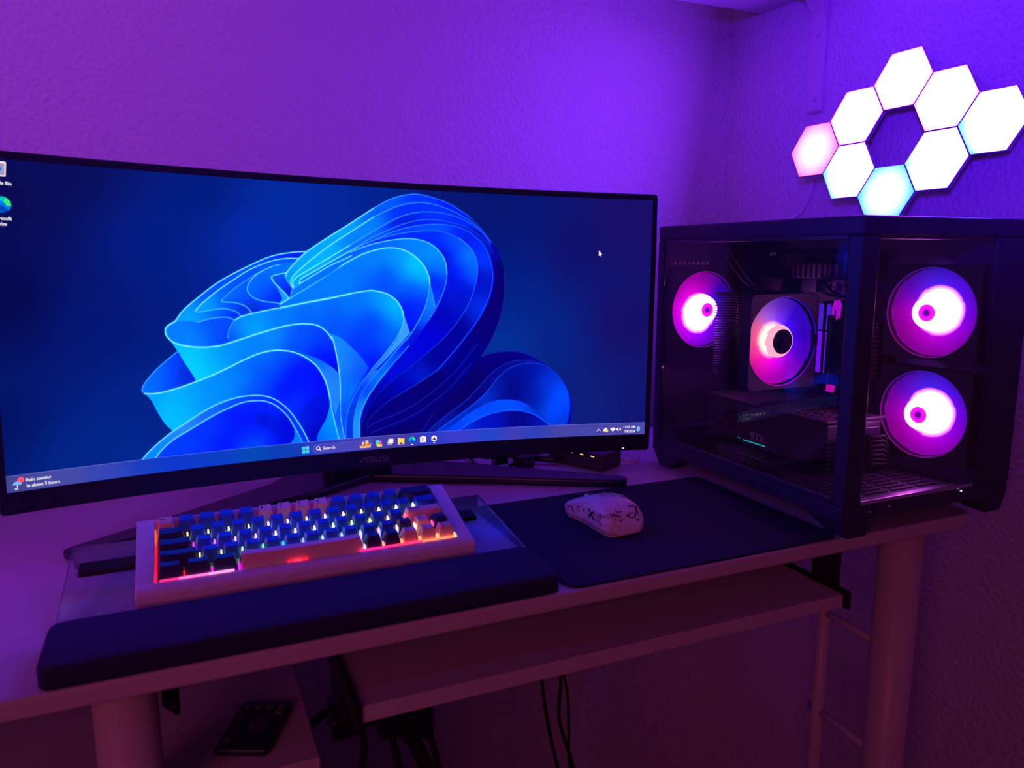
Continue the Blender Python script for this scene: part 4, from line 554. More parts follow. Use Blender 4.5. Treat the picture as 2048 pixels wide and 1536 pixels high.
def keymesh(w, r, color):
    if (w, r, color) in _km: return _km[(w, r, color)]
    x = w*U/2-.00105; y0, y1 = -U/2+.0010, U/2-.0010; zb = -.0022; zt = top_c[r]
    ti, tf, tb = .0030, .0046, .0022
    cols = 6; m = MB()
    base = [(-x, y0, zb), (x, y0, zb), (x, y1, zb), (-x, y1, zb)]
    def row(y, dz): return [(-x+ti+(2*x-2*ti)*i/cols, y, zt+dz-.0009*(1-(2*i/cols-1)**2)) for i in range(cols+1)]
    f, b = row(y0+tf, -lean[r]), row(y1-tb, lean[r])
    vs = base+f+b; F = [4+i for i in range(cols+1)]; Bk = [5+cols+i for i in range(cols+1)]
    fs = [(0, 1)+tuple(F[::-1]), (2, 3)+tuple(Bk), (1, 2, Bk[-1], F[-1]), (3, 0, F[0], Bk[0]), (3, 2, 1, 0)]
    fs += [(F[i], F[i+1], Bk[i+1], Bk[i]) for i in range(cols)]
    m.add(vs, fs); me = m.mesh('keycap', keymat[color]); _km[(w, r, color)] = me; return me
arrows = {'left': [(-2, 0), (-.6, 1), (-.6, .3), (2, .3), (2, -.3), (-.6, -.3), (-.6, -1)], 'right': [(2, 0), (.6, 1), (.6, .3), (-2, .3), (-2, -.3), (.6, -.3), (.6, -1)],
          'up': [(0, 1.8), (1, .5), (.3, .5), (.3, -1.6), (-.3, -1.6), (-.3, .5), (-1, .5)], 'down': [(0, -1.8), (1, -.5), (.3, -.5), (.3, 1.6), (-.3, 1.6), (-.3, -.5), (-1, -.5)]}
led_pal = [['#ff5a20', '#ff6a28', '#ff7030', '#ff8a70', '#ff70b0', '#c030ff', '#ff30c0', '#ff2890', '#ffa0d0', '#d0b0ff', '#d0c0ff', '#e0d0ff', '#ffc080'],
           ['#ffd880', '#f8e890', '#f4f0a0', '#f2f0b0', '#f4e8ff', '#ffe0ff', '#ffd0f4', '#ffd8f0', '#ffd890', '#ffd080', '#ffd8a0', '#f4f0c0', '#ffffff'],
           ['#d020f0', '#d850f4', '#e090ff', '#f0a0ff', '#f0c8ff', '#e8e0ff', '#d0e8ff', '#c0f0ff', '#c0ff90', '#d8ff80', '#ffb0a0', '#ff5070'],
           ['#d8f080', '#c8f070', '#b0f8a0', '#70f0a0', '#20b8ff', '#80a0ff', '#b0c8ff', '#a0b0ff', '#b0b0ff', '#c0a0ff', '#e0c0ff', '#ffd0c0', '#ff40a0'],
           ['#ff1828', '#e020d0', '#c818f0', '#ffb0c0', '#ff9070', '#ff8860', '#ff9068', '#ffa070']]
_lm = {}
def hexc(h): return S(int(h[1:3], 16), int(h[3:5], 16), int(h[5:7], 16))
def ledmat(h, st=2.6):
    if (h, st) not in _lm: _lm[(h, st)] = glow('led '+h, hexc(h), st)
    return _lm[(h, st)]
def led(a0, a1, b0, b1, c0, c1, h, st=2.6):
    return MB().box((a0, b0, c0), (a1, b1, c1)).build('led', ledmat(h, st), kb, world=False)
first = True
for r, row in enumerate(rows):
    x = -7.5*U; b = (2-r)*U
    for i, (color, w, leg_) in enumerate(row):
        o = bpy.data.objects.new('keycap', keymesh(w, r, color)); COL.objects.link(o); o.parent = kb
        o.location = (x+w*U/2, b, 0)
        bv = o.modifiers.new('bevel', 'BEVEL'); bv.width = .0007; bv.segments = 2; bv.limit_method = 'ANGLE'; bv.angle_limit = math.radians(40)
        if leg_:
            mt = M['legend_dark'] if color == 'peach' else M['legend_light']; m = MB()
            x0 = -w*U/2+.0047; zt = top_c[r]
            def put(v, f, k, px, py, skew=0): m.add([(px+p[0]*k, py+p[1]*k, zt+.00012-.0009*(1-((px+p[0]*k)/(w*U/2-.004))**2)+(lean[r]*((py+p[1]*k)+.001)/.0063)) for p in v], f)
            if leg_ in arrows: put(arrows[leg_], [list(range(7))], .0011, -.0012, .0022)
            elif '|' in leg_:
                t_, u_ = leg_.split('|')
                for s_, yy in ((t_, .0035), (u_, -.0008)):
                    v, f = text_shape(s_, .03); put(v, f, .0042, x0+.0012, yy)
            else:
                v, f = text_shape(leg_, .03 if color == 'peach' else 0); k = .0042 if len(leg_) == 1 else .0034
                put(v, f, k, x0-min(p[0] for p in v)*k, .0022 if color == 'blue' else .0012)
            m.build('legend', mt, o, world=False)
        x += w*U
        if i < len(row)-1:
            pal = led_pal[r]; led(x-.00065, x+.00065, b-U*.49, b-U*.16, -.005, (.0045, .0094, .0088, .0078, .0026)[r], pal[min(i, len(pal)-1)], 2.6 if r in (1, 2) else 2.0)
# light leaking along the edges of the key well
for (a0, a1, h, st) in ((-7.35, -6.5, '#ff3090', 1.2), (-6.5, -5.2, '#ff60b0', 2.0), (-5.2, -4.0, '#ff80c8', 2.2), (-1.45, -1.15, '#ff2040', 1.4), (-1.15, -.75, '#ff3048', 2.2), (-.75, -.45, '#ff2040', 1.4), (2.2, 3.9, '#ff2080', 2.0), (3.9, 5.6, '#ff3060', 2.0), (5.6, 7.4, '#ff7050', 2.2)):
    led(a0*U, a1*U, -.0504, -.0495, -.005, .0010, h, st)
for b0, b1, h in ((-.049, -.030, '#ff1848'), (-.030, -.008, '#ff1020'), (-.008, .018, '#ff1828'), (.018, .045, '#ff5838')):
    led(-.1488, -.1480, b0, b1, -.005, .0005, h, 1.6)
led(.1481, .1488, -.049, -.042, -.005, 0, '#ffb080', 2.2)
led(3.4*U, 5.3*U, -.0006, .0001, -.005, -.001, '#ff2050', 2.0)

# ---------------------------------------------------------------- wrist rest, mouse pad
wr = thing('wrist_rest', 'long black fabric foam wrist rest in front of the keyboard', 'wrist rest', (.11, .687, 0))
m = MB(); P = rrect(-.1175, .6445, .337, .7315, .012, 5)
def inset(P, d, cx=.10975, cy=.688, hx=.22725, hy=.0435): return [(cx+(x-cx)*(hx-d)/hx, cy+(y-cy)*(hy-d)/hy) for x, y in P]
L = [[(x, y, .0005) for x, y in inset(P, .0012)], [(x, y, .0015) for x, y in P], [(x, y, .0165) for x, y in P], [(x, y, .0188) for x, y in inset(P, .0012)], [(x, y, .0199) for x, y in inset(P, .0035)]]
k = len(P); m.add([p for l in L for p in l], [(j*k+i, j*k+(i+1) % k, (j+1)*k+(i+1) % k, (j+1)*k+i) for j in range(4) for i in range(k)], True)
m.f += [list(range(k))[::-1], [4*k+i for i in range(k)]]; m.sm += [False, True]; m.mi += [0, 0]
m.build('foam_pad', M['fabric'], wr, fix=True)
MB().prism(inset(P, .004), 0, .0006).build('rubber_base', M['rubber'], wr)
pad = thing('mouse_pad', 'black cloth mouse pad under the white mouse', 'mouse pad', (.53, .79, 0))
MB().prism(rrect(.3455, .6455, .7095, .9215, .016), .0002, .0028).build('cloth', M['padcloth'], pad, bevel=.0008)

# ---------------------------------------------------------------- mouse
ms = thing('mouse', 'white wireless mouse with black cross and doodle print on the black pad', 'mouse', (.4740, .7975, .0028), (0, 0, math.radians(5)))
ML = .0540
def mpt(t, s):
    """t -1 (palm end) .. 1 (button end); s -1 (left bottom edge) .. 1 (right bottom edge) across the top"""
    w = .0305*(1-.10*math.exp(-((t-.15)/.33)**2))
    r = max(0, abs(t)-.55)/.45
    w *= (1-.50*r**3.4) if t < 0 else (1-.12*r**4)
    h = .0345*math.exp(-((t+.24)/(1.02 if t < -.24 else 1.32))**2)+.004
    h = .0032+(h-.0032)*max(0, 1-r**3.4)**.6 if t < 0 else h*(1-.06*r**3)
    a = s*math.pi/2
    sx = math.copysign(abs(math.sin(a))**.50, a); cz = abs(math.cos(a))**.62
    tuck = 1-.12*(1-cz)**2
    z = .0028 + (h-.0028)*cz
    return Vector((w*sx*tuck, t*ML + (-.004*(1-cz) if t > .9 else .003*(1-cz) if t < -.9 else 0), z))
nt_, ns_ = 44, 36
m = MB(); T = [math.sin(math.pi/2*(-1+2*i/nt_)) for i in range(nt_+1)]; Sx = [-1+2*j/ns_ for j in range(ns_+1)]
m.add([mpt(t, s) for t in T for s in Sx], [(i*(ns_+1)+j, i*(ns_+1)+j+1, (i+1)*(ns_+1)+j+1, (i+1)*(ns_+1)+j) for i in range(nt_) for j in range(ns_)], True)
m.f += [[j for j in range(ns_+1)], [nt_*(ns_+1)+j for j in range(ns_+1)], [i*(ns_+1) for i in range(nt_+1)]+[i*(ns_+1)+ns_ for i in range(nt_, -1, -1)]]; m.sm += [False]*3; m.mi += [0]*3
m.build('shell', M['mouse_white'], ms, world=False, fix=True)
m = MB(); P = [mpt(t, s) for t, s in [(-.96+1.92*i/24, -1) for i in range(25)]+[(.96-1.92*i/24, 1) for i in range(25)]]
m.prism([(p.x*.93, p.y*.985) for p in P], .0004, .0032); m.build('base', M['mouse_white'], ms, world=False)
def nrm(t, s):
    d = .01; a = mpt(min(t+d, .999), s)-mpt(max(t-d, -.999), s); b = mpt(t, min(s+d, 1))-mpt(t, max(s-d, -1))
    n_ = b.cross(a); n_.normalize(); return n_ if n_.z > -.2 else -n_
def on(t, s, o=.00022): return mpt(t, s)+nrm(t, s)*o
def stroke3(mb_, pts, w, o=.00022, asp=1.9):
    """painted stroke on the shell; pts in (t,s); w half width in t units"""
    q = []
    for i in range(len(pts)-1):
        (a, b), (c, d) = pts[i], pts[i+1]; k = max(1, int(math.hypot(c-a, d-b)/.05)); q += [(a+(c-a)*j/k, b+(d-b)*j/k) for j in range(k)]
    q.append(pts[-1]); vs = []
    for i, (t, s) in enumerate(q):
        (a, b), (c, d) = q[max(i-1, 0)], q[min(i+1, len(q)-1)]; l = math.hypot(c-a, d-b) or 1
        nx, ny = -(d-b)/l*w, (c-a)/l*w*1.15
        vs += [on(max(-.99, min(.99, t+nx)), max(-.99, min(.99, s+ny)), o), on(max(-.99, min(.99, t-nx)), max(-.99, min(.99, s-ny)), o)]
    mb_.add(vs, [(2*i, 2*i+1, 2*i+3, 2*i+2) for i in range(len(q)-1)])
def outline(mb_, pts, w=.008): stroke3(mb_, pts+[pts[0]], w)
def cross(mb_, t, s, a, b, w): stroke3(mb_, [(t-a, s-b), (t+a, s+b)], w); stroke3(mb_, [(t-a, s+b), (t+a, s-b)], w)
def ocross(mb_, t, s, a, b, g):
    P_ = [(-a, -b+g), (-g*.7, 0), (-a, b-g), (-a+g, b), (0, g*.7), (a-g, b), (a, b-g), (g*.7, 0), (a, -b+g), (a-g, -b), (0, -g*.7), (-a+g, -b)]
    outline(mb_, [(t+p, s+q) for p, q in P_], .007)
pr = MB()
cross(pr, -.22, -.80, .13, .10, .026); ocross(pr, -.50, -.82, .13, .10, .038)
for t, s in ((.12, -.80), (.62, -.72)): stroke3(pr, [(t, s-.04), (t, s+.04)], .02)
for i in range(4): stroke3(pr, [(.30, -.86+.07*i), (.40, -.84+.07*i)], .010)
for i in range(3): stroke3(pr, [(.48+.03*i, -.92), (.54+.03*i, -.72)], .008)
stroke3(pr, [(.74, -.95), (.70, -.70)], .018); stroke3(pr, [(.82, -.92), (.78, -.68)], .012)
for dt, ds in ((-.035, 0), (.035, 0), (0, -.035), (0, .035)): stroke3(pr, [(-.60+dt, -.66+ds-.012), (-.60+dt, -.66+ds+.012)], .024)
outline(pr, [(-.52, -.74), (-.50, -.68), (-.57, -.60), (-.62, -.62)]); outline(pr, [(-.64, -.62), (-.70, -.56), (-.74, -.60), (-.68, -.66)])
outline(pr, [(-.70, -.50), (-.76, -.44), (-.80, -.50), (-.74, -.55)])
for i in range(5): stroke3(pr, [(-.74-.012*i, -.36+.05*i), (-.80-.012*i, -.33+.05*i)], .010)
for c in ((-.84, -.30), (-.87, -.12), (-.86, .06)): outline(pr, [(c[0]+.035*math.cos(a*.7), c[1]+.06*math.sin(a*.7)) for a in range(9)], .006)
stroke3(pr, [(-.70, -.10), (-.78, -.10), (-.78, -.02)], .010)
cross(pr, -.78, .22, .10, .09, .022); ocross(pr, -.80, .46, .09, .08, .03)
stroke3(pr, [(-.70, .03), (-.72, .09), (-.69, .13)], .012); stroke3(pr, [(-.90, .16), (-.93, .26), (-.90, .36)], .009)
cross(pr, -.30, .30, .10, .10, .026); cross(pr, -.50, .34, .09, .09, .018)
stroke3(pr, [(-.16, .18), (-.16, .25)], .022)
for t, s in ((-.03, .03), (.02, .08)): outline(pr, [(t+.03*math.cos(a*.8), s+.05*math.sin(a*.8)) for a in range(8)], .006)
for p_ in ([(-.05, -.02), (-.02, .02)], [(-.12, .02), (-.17, .02)], [(-.20, .11), (-.26, .10)], [(-.10, .16), (-.16, .12)]): stroke3(pr, p_, .012)
stroke3(pr, [(.06, .05), (.04, -.04), (-.06, -.07), (-.18, -.03), (-.30, .06), (-.45, .16), (-.58, .26)], .007)
stroke3(pr, [(-.28, .10), (-.40, .17), (-.54, .30)], .018)
pr.build('print', M['mouse_print'], ms, world=False)
sm = MB()
stroke3(sm, [(.96, -.12), (.55, -.10), (.34, 0), (.55, .10), (.96, .12)], .005); stroke3(sm, [(.93, -.72), (.60, -.62), (.30, -.56), (.0, -.54)], .006)
stroke3(sm, [(.62, .0), (.62, .0001)], .01)
sm.build('seam', M['dark_grey'], ms, world=False)
for t0_, t1_ in ((.20, .46), (.49, .74)):
    m = MB(); q = [(t0_+(t1_-t0_)*i/6, -.66) for i in range(7)]
    vs = []
    for t, s in q: vs += [on(t, s-.035, .0002), on(t, s-.03, .0014), on(t, s+.03, .0014), on(t, s+.04, .0002)]
    m.add(vs, [(4*i+j, 4*i+4+j, 4*i+5+j, 4*i+1+j) for i in range(6) for j in range(3)], True); m.f += [[0, 1, 2, 3], [24, 25, 26, 27]]; m.sm += [False]*2; m.mi += [0, 0]
    m.build('side_button', M['mouse_white'], ms, world=False, fix=True)
wz = mpt(.62, 0)
MB().cyl((-.0032, wz.y, wz.z-.0055), (.0032, wz.y, wz.z-.0055), .0085, None, 24).build('scroll_wheel', M['dark_grey'], ms, world=False, bevel=.0008)
MB().cyl((-.0036, wz.y, wz.z-.0055), (.0036, wz.y, wz.z-.0055), .0078, None, 24).build('wheel_tyre', M['mouse_white'], ms, world=False)

# ---------------------------------------------------------------- USB hub and cables behind the monitor foot
hb = thing('usb_hub', 'black USB hub box with three lit port lights behind the monitor foot', 'hub', (.60, 1.05, 0), (0, 0, math.atan2(.0235, .049)))
ca, sa = math.cos(hb.rotation_euler.z), math.sin(hb.rotation_euler.z)
hx, hy = (.592-.60)*ca+(1.004-1.05)*sa, -(.592-.60)*sa+(1.004-1.05)*ca
MB().box((hx, hy, .001), (hx+.053, hy+.108, .027)).build('body', M['dark_grey'], hb, world=False, bevel=.002)
for i in range(3):
    yy = hy+.016+.0205*i
    MB().box((hx-.0004, yy, .0215), (hx+.001, yy+.0065, .0228)).build('port_light', glow('hub light', S(225, 235, 150), 1.2), hb, world=False)
    q = MB().box((hx-.0005, yy-.003, .0075), (hx+.002, yy+.0105, .0135)); q.build('usb_port', M['alu'], hb, world=False)
tag(MB().tube([(.633, 1.045, .012), (.650, 1.03, .006), (.672, 1.03, .005), (.69, 1.05, .012), (.705, 1.08, .03), (.71, 1.12, .07), (.71, 1.2, .10)], .0022).build('hub_cable', M['white_cable']), 'white cable curving up behind the USB hub', 'cable')
cc = thing('cable_cluster', 'tangle of black cables and plugs on the desk behind the monitor foot', 'cables', (.50, 1.13, 0))
MB().tube([(.516, 1.096, .009), (.530, 1.084, .009), (.546, 1.073, .009)], .0058).build('plug', M['black_plastic'], cc)
MB().tube([(.546, 1.073, .009), (.560, 1.075, .010), (.572, 1.090, .012), (.580, 1.105, .016), (.585, 1.14, .02)], .0028).build('cord', M['rubber'], cc)
MB().tube([(.516, 1.096, .009), (.50, 1.11, .010), (.47, 1.15, .012), (.42, 1.19, .02), (.33, 1.22, .05)], .0026).build('cord', M['rubber'], cc)
MB().box((.478, 1.066, .001), (.506, 1.094, .021)).build('adapter', M['black_plastic'], cc, bevel=.003)
MB().cyl((.489, 1.0655, .0135), (.489, 1.0635, .0135), .0042, None, 14).build('socket', M['dark_grey'], cc)
MB().cyl((.499, 1.0655, .0135), (.499, 1.0635, .0135), .0042, None, 14).build('socket', M['dark_grey'], cc)
MB().box((.452, 1.098, .001), (.474, 1.12, .016)).build('adapter', M['black_plastic'], cc, bevel=.002)
MB().tube([(.478, 1.075, .018), (.462, 1.082, .021), (.446, 1.10, .016), (.440, 1.13, .010), (.41, 1.17, .02)], .0022).build('cord', M['rubber'], cc)
MB().tube([(.478, 1.085, .006), (.455, 1.082, .003), (.435, 1.095, .003), (.425, 1.12, .003), (.43, 1.16, .006)], .0024).build('cord', M['rubber'], cc)
MB().cyl((.468, 1.077, .004), (.452, 1.085, .004), .0036, None, 12).build('plug', M['silver'], cc)
MB().tube([(.562, 1.118, .022), (.53, 1.135, .020), (.50, 1.13, .016), (.47, 1.16, .014), (.40, 1.19, .03)], .003).build('cord', M['rubber'], cc)
# ---------------------------------------------------------------- hexagon wall lights
TH, TLT, HR, HG, HROT = .0732, .135, .0514, .0014, .0139
E_ = Vector((math.sin(TH), -math.cos(TH), 0)); Ux = Vector((math.cos(TH)*math.sin(TLT), math.sin(TH)*math.sin(TLT), math.cos(TLT))).normalized()
e2 = (E_*math.cos(HROT)+Ux*math.sin(HROT)).normalized(); N_ = e2.cross(Ux).normalized(); u2 = N_.cross(e2).normalized()
HM = Matrix((e2, u2, N_)).transposed().to_4x4()
HO = Vector((1.07, 1.0952, .5191))
def hexmat(name, mid, edge, lean, k0, k1):
    """diffuser lit from inside: brightest behind the middle, tinted towards one side"""
    m = bpy.data.materials.new(name); m.use_nodes = True; nt = m.node_tree; nt.nodes.clear()
    tc = nt.nodes.new('ShaderNodeTexCoord'); ln = nt.nodes.new('ShaderNodeVectorMath'); ln.operation = 'LENGTH'
    dt = nt.nodes.new('ShaderNodeVectorMath'); dt.operation = 'DOT_PRODUCT'; dt.inputs[1].default_value = lean
    ad = nt.nodes.new('ShaderNodeMath'); ad.operation = 'ADD'
    mr = nt.nodes.new('ShaderNodeMapRange'); mr.interpolation_type = 'SMOOTHSTEP'; mr.inputs['From Min'].default_value = k0; mr.inputs['From Max'].default_value = k1
    mx = nt.nodes.new('ShaderNodeMixRGB'); mx.inputs[1].default_value = (*mid, 1); mx.inputs[2].default_value = (*edge, 1)
    e = nt.nodes.new('ShaderNodeEmission'); o = nt.nodes.new('ShaderNodeOutputMaterial')
    L = nt.links.new
    L(tc.outputs['Object'], ln.inputs[0]); L(tc.outputs['Object'], dt.inputs[0]); L(ln.outputs['Value'], ad.inputs[0]); L(dt.outputs['Value'], ad.inputs[1])
    L(ad.outputs[0], mr.inputs['Value']); L(mr.outputs[0], mx.inputs[0]); L(mx.outputs[0], e.inputs[0]); L(e.outputs[0], o.inputs[0])
    return m
HB = 62.0
hx_white = hexmat('hexagon violet white', (17, 1.2, HB), (17, .72, HB), (0, 0, 0), .040, .052)
hx_pink = hexmat('hexagon rose', (7, 1.1, 9), (6, .20, .72), (0, 0, 0), .016, .056)
hx_cyanL = hexmat('hexagon blue white', (4, 1.2, HB), (.30, 1.0, HB), (-.75, -.3, 0), .030, .085)
hx_cyanF = hexmat('hexagon ice', (3, 1.3, HB), (.50, 1.0, HB), (-.8, 0, 0), .030, .09)
hx_cyan = hexmat('hexagon cyan', (1.15, 1.2, HB), (.02, .78, .95), (0, -.05, 0), .020, .056)
hx_shell = mat('hexagon lamp back shell', (.5, .48, .55), .4)
lat = {'A': (0, 0), 'B': (1, 1), 'C': (2, 2), 'D': (3, 1), 'E': (4, 0), 'F': (3, -1), 'G': (2, -2), 'H': (1, -1)}
hlab = {'A': ('rose pink hexagon wall light at the left end of the ring', hx_pink), 'B': ('white hexagon wall light between the pink one and the topmost one', hx_white), 'C': ('topmost white hexagon wall light of the ring', hx_white),
        'D': ('white hexagon wall light just right of and below the topmost one', hx_white), 'E': ('hexagon wall light at the far right end of the ring, cyan on its lower left', hx_cyanL),
        'F': ('hexagon wall light below the gap on the right, cyan on its left side', hx_cyanF), 'G': ('lowest cyan hexagon wall light, partly hidden by the computer case', hx_cyan), 'H': ('white and cyan hexagon wall light directly below the pink one', hx_cyanL)}
hexp = lambda r: [(r*math.cos(math.radians(60*i)), r*math.sin(math.radians(60*i))) for i in range(6)]
proto = None
for k_, (i, j) in lat.items():
    d = HR+HG; s, t = i*1.5*d, j*math.sqrt(3)/2*d
    c = HO + e2*s + u2*t
    r = thing('hexagon_light', hlab[k_][0], 'light', c, HM.to_euler(), 'hexagon lights on the right wall')
    m = MB(); m.prism(hexp(HR), -.008, 0); m.mi = [1, 0] + [1]*6
    m.build('diffuser', [hlab[k_][1], hx_shell], r, world=False)
    MB().prism(hexp(HR*.80), -.018, -.0081).build('back_shell', hx_shell, r, world=False)
    q = HM.to_3x3().inverted() @ (Vector((WALL_X, c.y, c.z)) - c)
    MB().cyl((0, 0, -.018), q, .012, .014, 14).build('wall_mount', hx_shell, r, world=False)
tag(MB().tube([(1.121, 1.145, .47), (1.1215, 1.152, .444), (1.1215, 1.172, .414), (1.1215, 1.205, .399), (1.1215, 1.24, .37), (1.121, 1.26, .2), (1.121, 1.27, .02)], .0022).build('light_cable', M['white_cable']), 'thin white cable of the hexagon lights running down the wall', 'cable')

# ---------------------------------------------------------------- desktop computer
pc = thing('desktop_computer', 'black glass-sided computer case with glowing magenta and violet fans', 'computer', (.845, .83, 0))
PX0, PX1, PY0, PY1, PZ0, PZ1 = .70, .992, .635, 1.03, .022, .377
K = M['case_black']
MB().box((PX0, PY0, .355), (PX1, PY1, PZ1)).build('top_panel', K, pc, bevel=.003)
bt = MB().box((PX0, PY0+.002, PZ0), (PX1, PY1, .0395)).build('bottom_panel', K, pc, bevel=.002)
MB().box((.7025, .637, .0395), (.7285, .657, .355)).build('pillar', K, pc, bevel=.002)
MB().box((PX0, 1.012, .0395), (.713, PY1, .355)).build('pillar', K, pc, bevel=.002)
MB().box((.925, PY0+.001, .0395), (PX1, .645, .355)).build('front_cover', K, pc, bevel=.002)
MB().box((.986, .645, .0395), (PX1, PY1, .355)).build('side_panel', K, pc, bevel=.001)
m = MB().box((.713, 1.022, .0395), (.986, PY1, .355)); rp = m.build('rear_panel', K, pc)
for i in range(9): MB().box((.716+.0088*i, 1.0212, .318), (.7205+.0088*i, 1.0222, .3225)).build('vent_glint', M['white_cable'], rp)  # pale solid dots stand in for light through the vents
MB().box((.9305, .645, .0395), (.934, 1.022, .355)).build('motherboard_tray', K, pc)
MB().box((.7285, .6375, .0395), (.925, .647, .0450)).build('front_rail', M['silver'], pc, bevel=.001)
MB().box((PX0+.0005, .657, .0395), (.706, 1.012, .0470)).build('side_rail', K, pc, bevel=.001)
MB().box((PX0+.001, .657, .351), (.706, 1.012, .3555)).build('side_rail', M['alu'], pc, bevel=.0008)
MB().box((.7285, .638, .351), (.925, .645, .3555)).build('front_rail', M['alu'], pc, bevel=.0008)
MB().box((PX0+.001, .6572, .0470), (PX0+.0045, 1.0118, .351)).build('side_glass', M['glass'], pc)
MB().box((.7287, .6385, .0450), (.9248, .6415, .351)).build('front_glass', M['glass'], pc)
# slotted floor and port row on the bottom edge
m = MB()
for i in range(30):
    for j in range(4):
        m.box((.725+.045*j, .665+.0112*i, .0394), (.760+.045*j, .671+.0112*i, .0412))
g = m.build('floor_grille', M['black_metal'], bt); g['kind'] = 'stuff'
m = MB().box((.752, .6355, .028), (.760, .6372, .0345)); m.build('port', M['alu'], bt)
MB().cyl((.775, .637, .034), (.775, .6358, .034), .0022, None, 12).build('audio_jack', M['silver'], bt)
MB().cyl((.743, .637, .031), (.743, .6358, .031), .0016, None, 10).build('audio_jack', M['silver'], bt)
MB().cyl((.902, .637, .037), (.902, .6358, .037), .0012, None, 10).build('power_light', glow('case led', S(235, 225, 245), 1), bt)
def foot(x0, y0, x1, y1, tx0, ty0, tx1, ty1):
    m = MB(); m.add([(x0, y0, 0), (x1, y0, 0), (x1, y1, 0), (x0, y1, 0), (tx0, ty0, PZ0+.001), (tx1, ty0, PZ0+.001), (tx1, ty1, PZ0+.001), (tx0, ty1, PZ0+.001)],
                    [(0,3,2,1),(4,5,6,7),(0,1,5,4),(1,2,6,5),(2,3,7,6),(3,0,4,7)])
    m.build('foot', K, pc, bevel=.002)
foot(.713, .6375, .741, .668, .701, .6365, .752, .70); foot(.70, .98, .725, 1.01, .700, .955, .745, 1.028)
foot(.955, .6375, .983, .668, .940, .6365, .991, .70); foot(.955, .98, .983, 1.01, .940, .955, .991, 1.028)

def fanmat(name, cols, hot, r0, r1, shift=(0, 0), gain=1.0):
    """frosted blades lit by the LEDs of the hub: hottest at the hub, colours turning round the axis"""
    m = bpy.data.materials.new(name); m.use_nodes = True; nt = m.node_tree; nt.nodes.clear(); L = nt.links.new
    tc = nt.nodes.new('ShaderNodeTexCoord')
    gr = nt.nodes.new('ShaderNodeTexGradient'); gr.gradient_type = 'RADIAL'
    cr = nt.nodes.new('ShaderNodeValToRGB'); el = cr.color_ramp.elements
    while len(el) > 1: el.remove(el[0])
    for i, (p, c) in enumerate(cols):
        if i == 0: el[0].position = p; el[0].color = S(*c)
        else: k = el.new(p); k.color = S(*c)
    sb = nt.nodes.new('ShaderNodeVectorMath'); sb.operation = 'SUBTRACT'; sb.inputs[1].default_value = (*shift, 0)
    ln = nt.nodes.new('ShaderNodeVectorMath'); ln.operation = 'LENGTH'
    mr = nt.nodes.new('ShaderNodeMapRange'); mr.interpolation_type = 'SMOOTHSTEP'; mr.inputs['From Min'].default_value = r0; mr.inputs['From Max'].default_value = r1
    m2 = nt.nodes.new('ShaderNodeMapRange'); m2.interpolation_type = 'SMOOTHSTEP'; m2.inputs['From Min'].default_value = r0; m2.inputs['From Max'].default_value = .062; m2.inputs['To Min'].default_value = 1.6*gain; m2.inputs['To Max'].default_value = .62*gain
    ml = nt.nodes.new('ShaderNodeMixRGB'); ml.blend_type = 'MULTIPLY'; ml.inputs[0].default_value = 1
    mx = nt.nodes.new('ShaderNodeMixRGB'); mx.inputs[1].default_value = (*hot, 1)
    e = nt.nodes.new('ShaderNodeEmission'); o = nt.nodes.new('ShaderNodeOutputMaterial')
    L(tc.outputs['Object'], gr.inputs[0]); L(gr.outputs['Fac'], cr.inputs[0]); L(tc.outputs['Object'], sb.inputs[0]); L(sb.outputs[0], ln.inputs[0])
    L(ln.outputs['Value'], mr.inputs['Value']); L(ln.outputs['Value'], m2.inputs['Value'])
    L(cr.outputs[0], ml.inputs[1]); L(m2.outputs[0], ml.inputs[2]); L(mr.outputs[0], mx.inputs[0]); L(ml.outputs[0], mx.inputs[2])
    L(mx.outputs[0], e.inputs[0]); L(e.outputs[0], o.inputs[0]); return m
hub_dark = mat('dark hub sticker', (.02, .012, .03), .4)
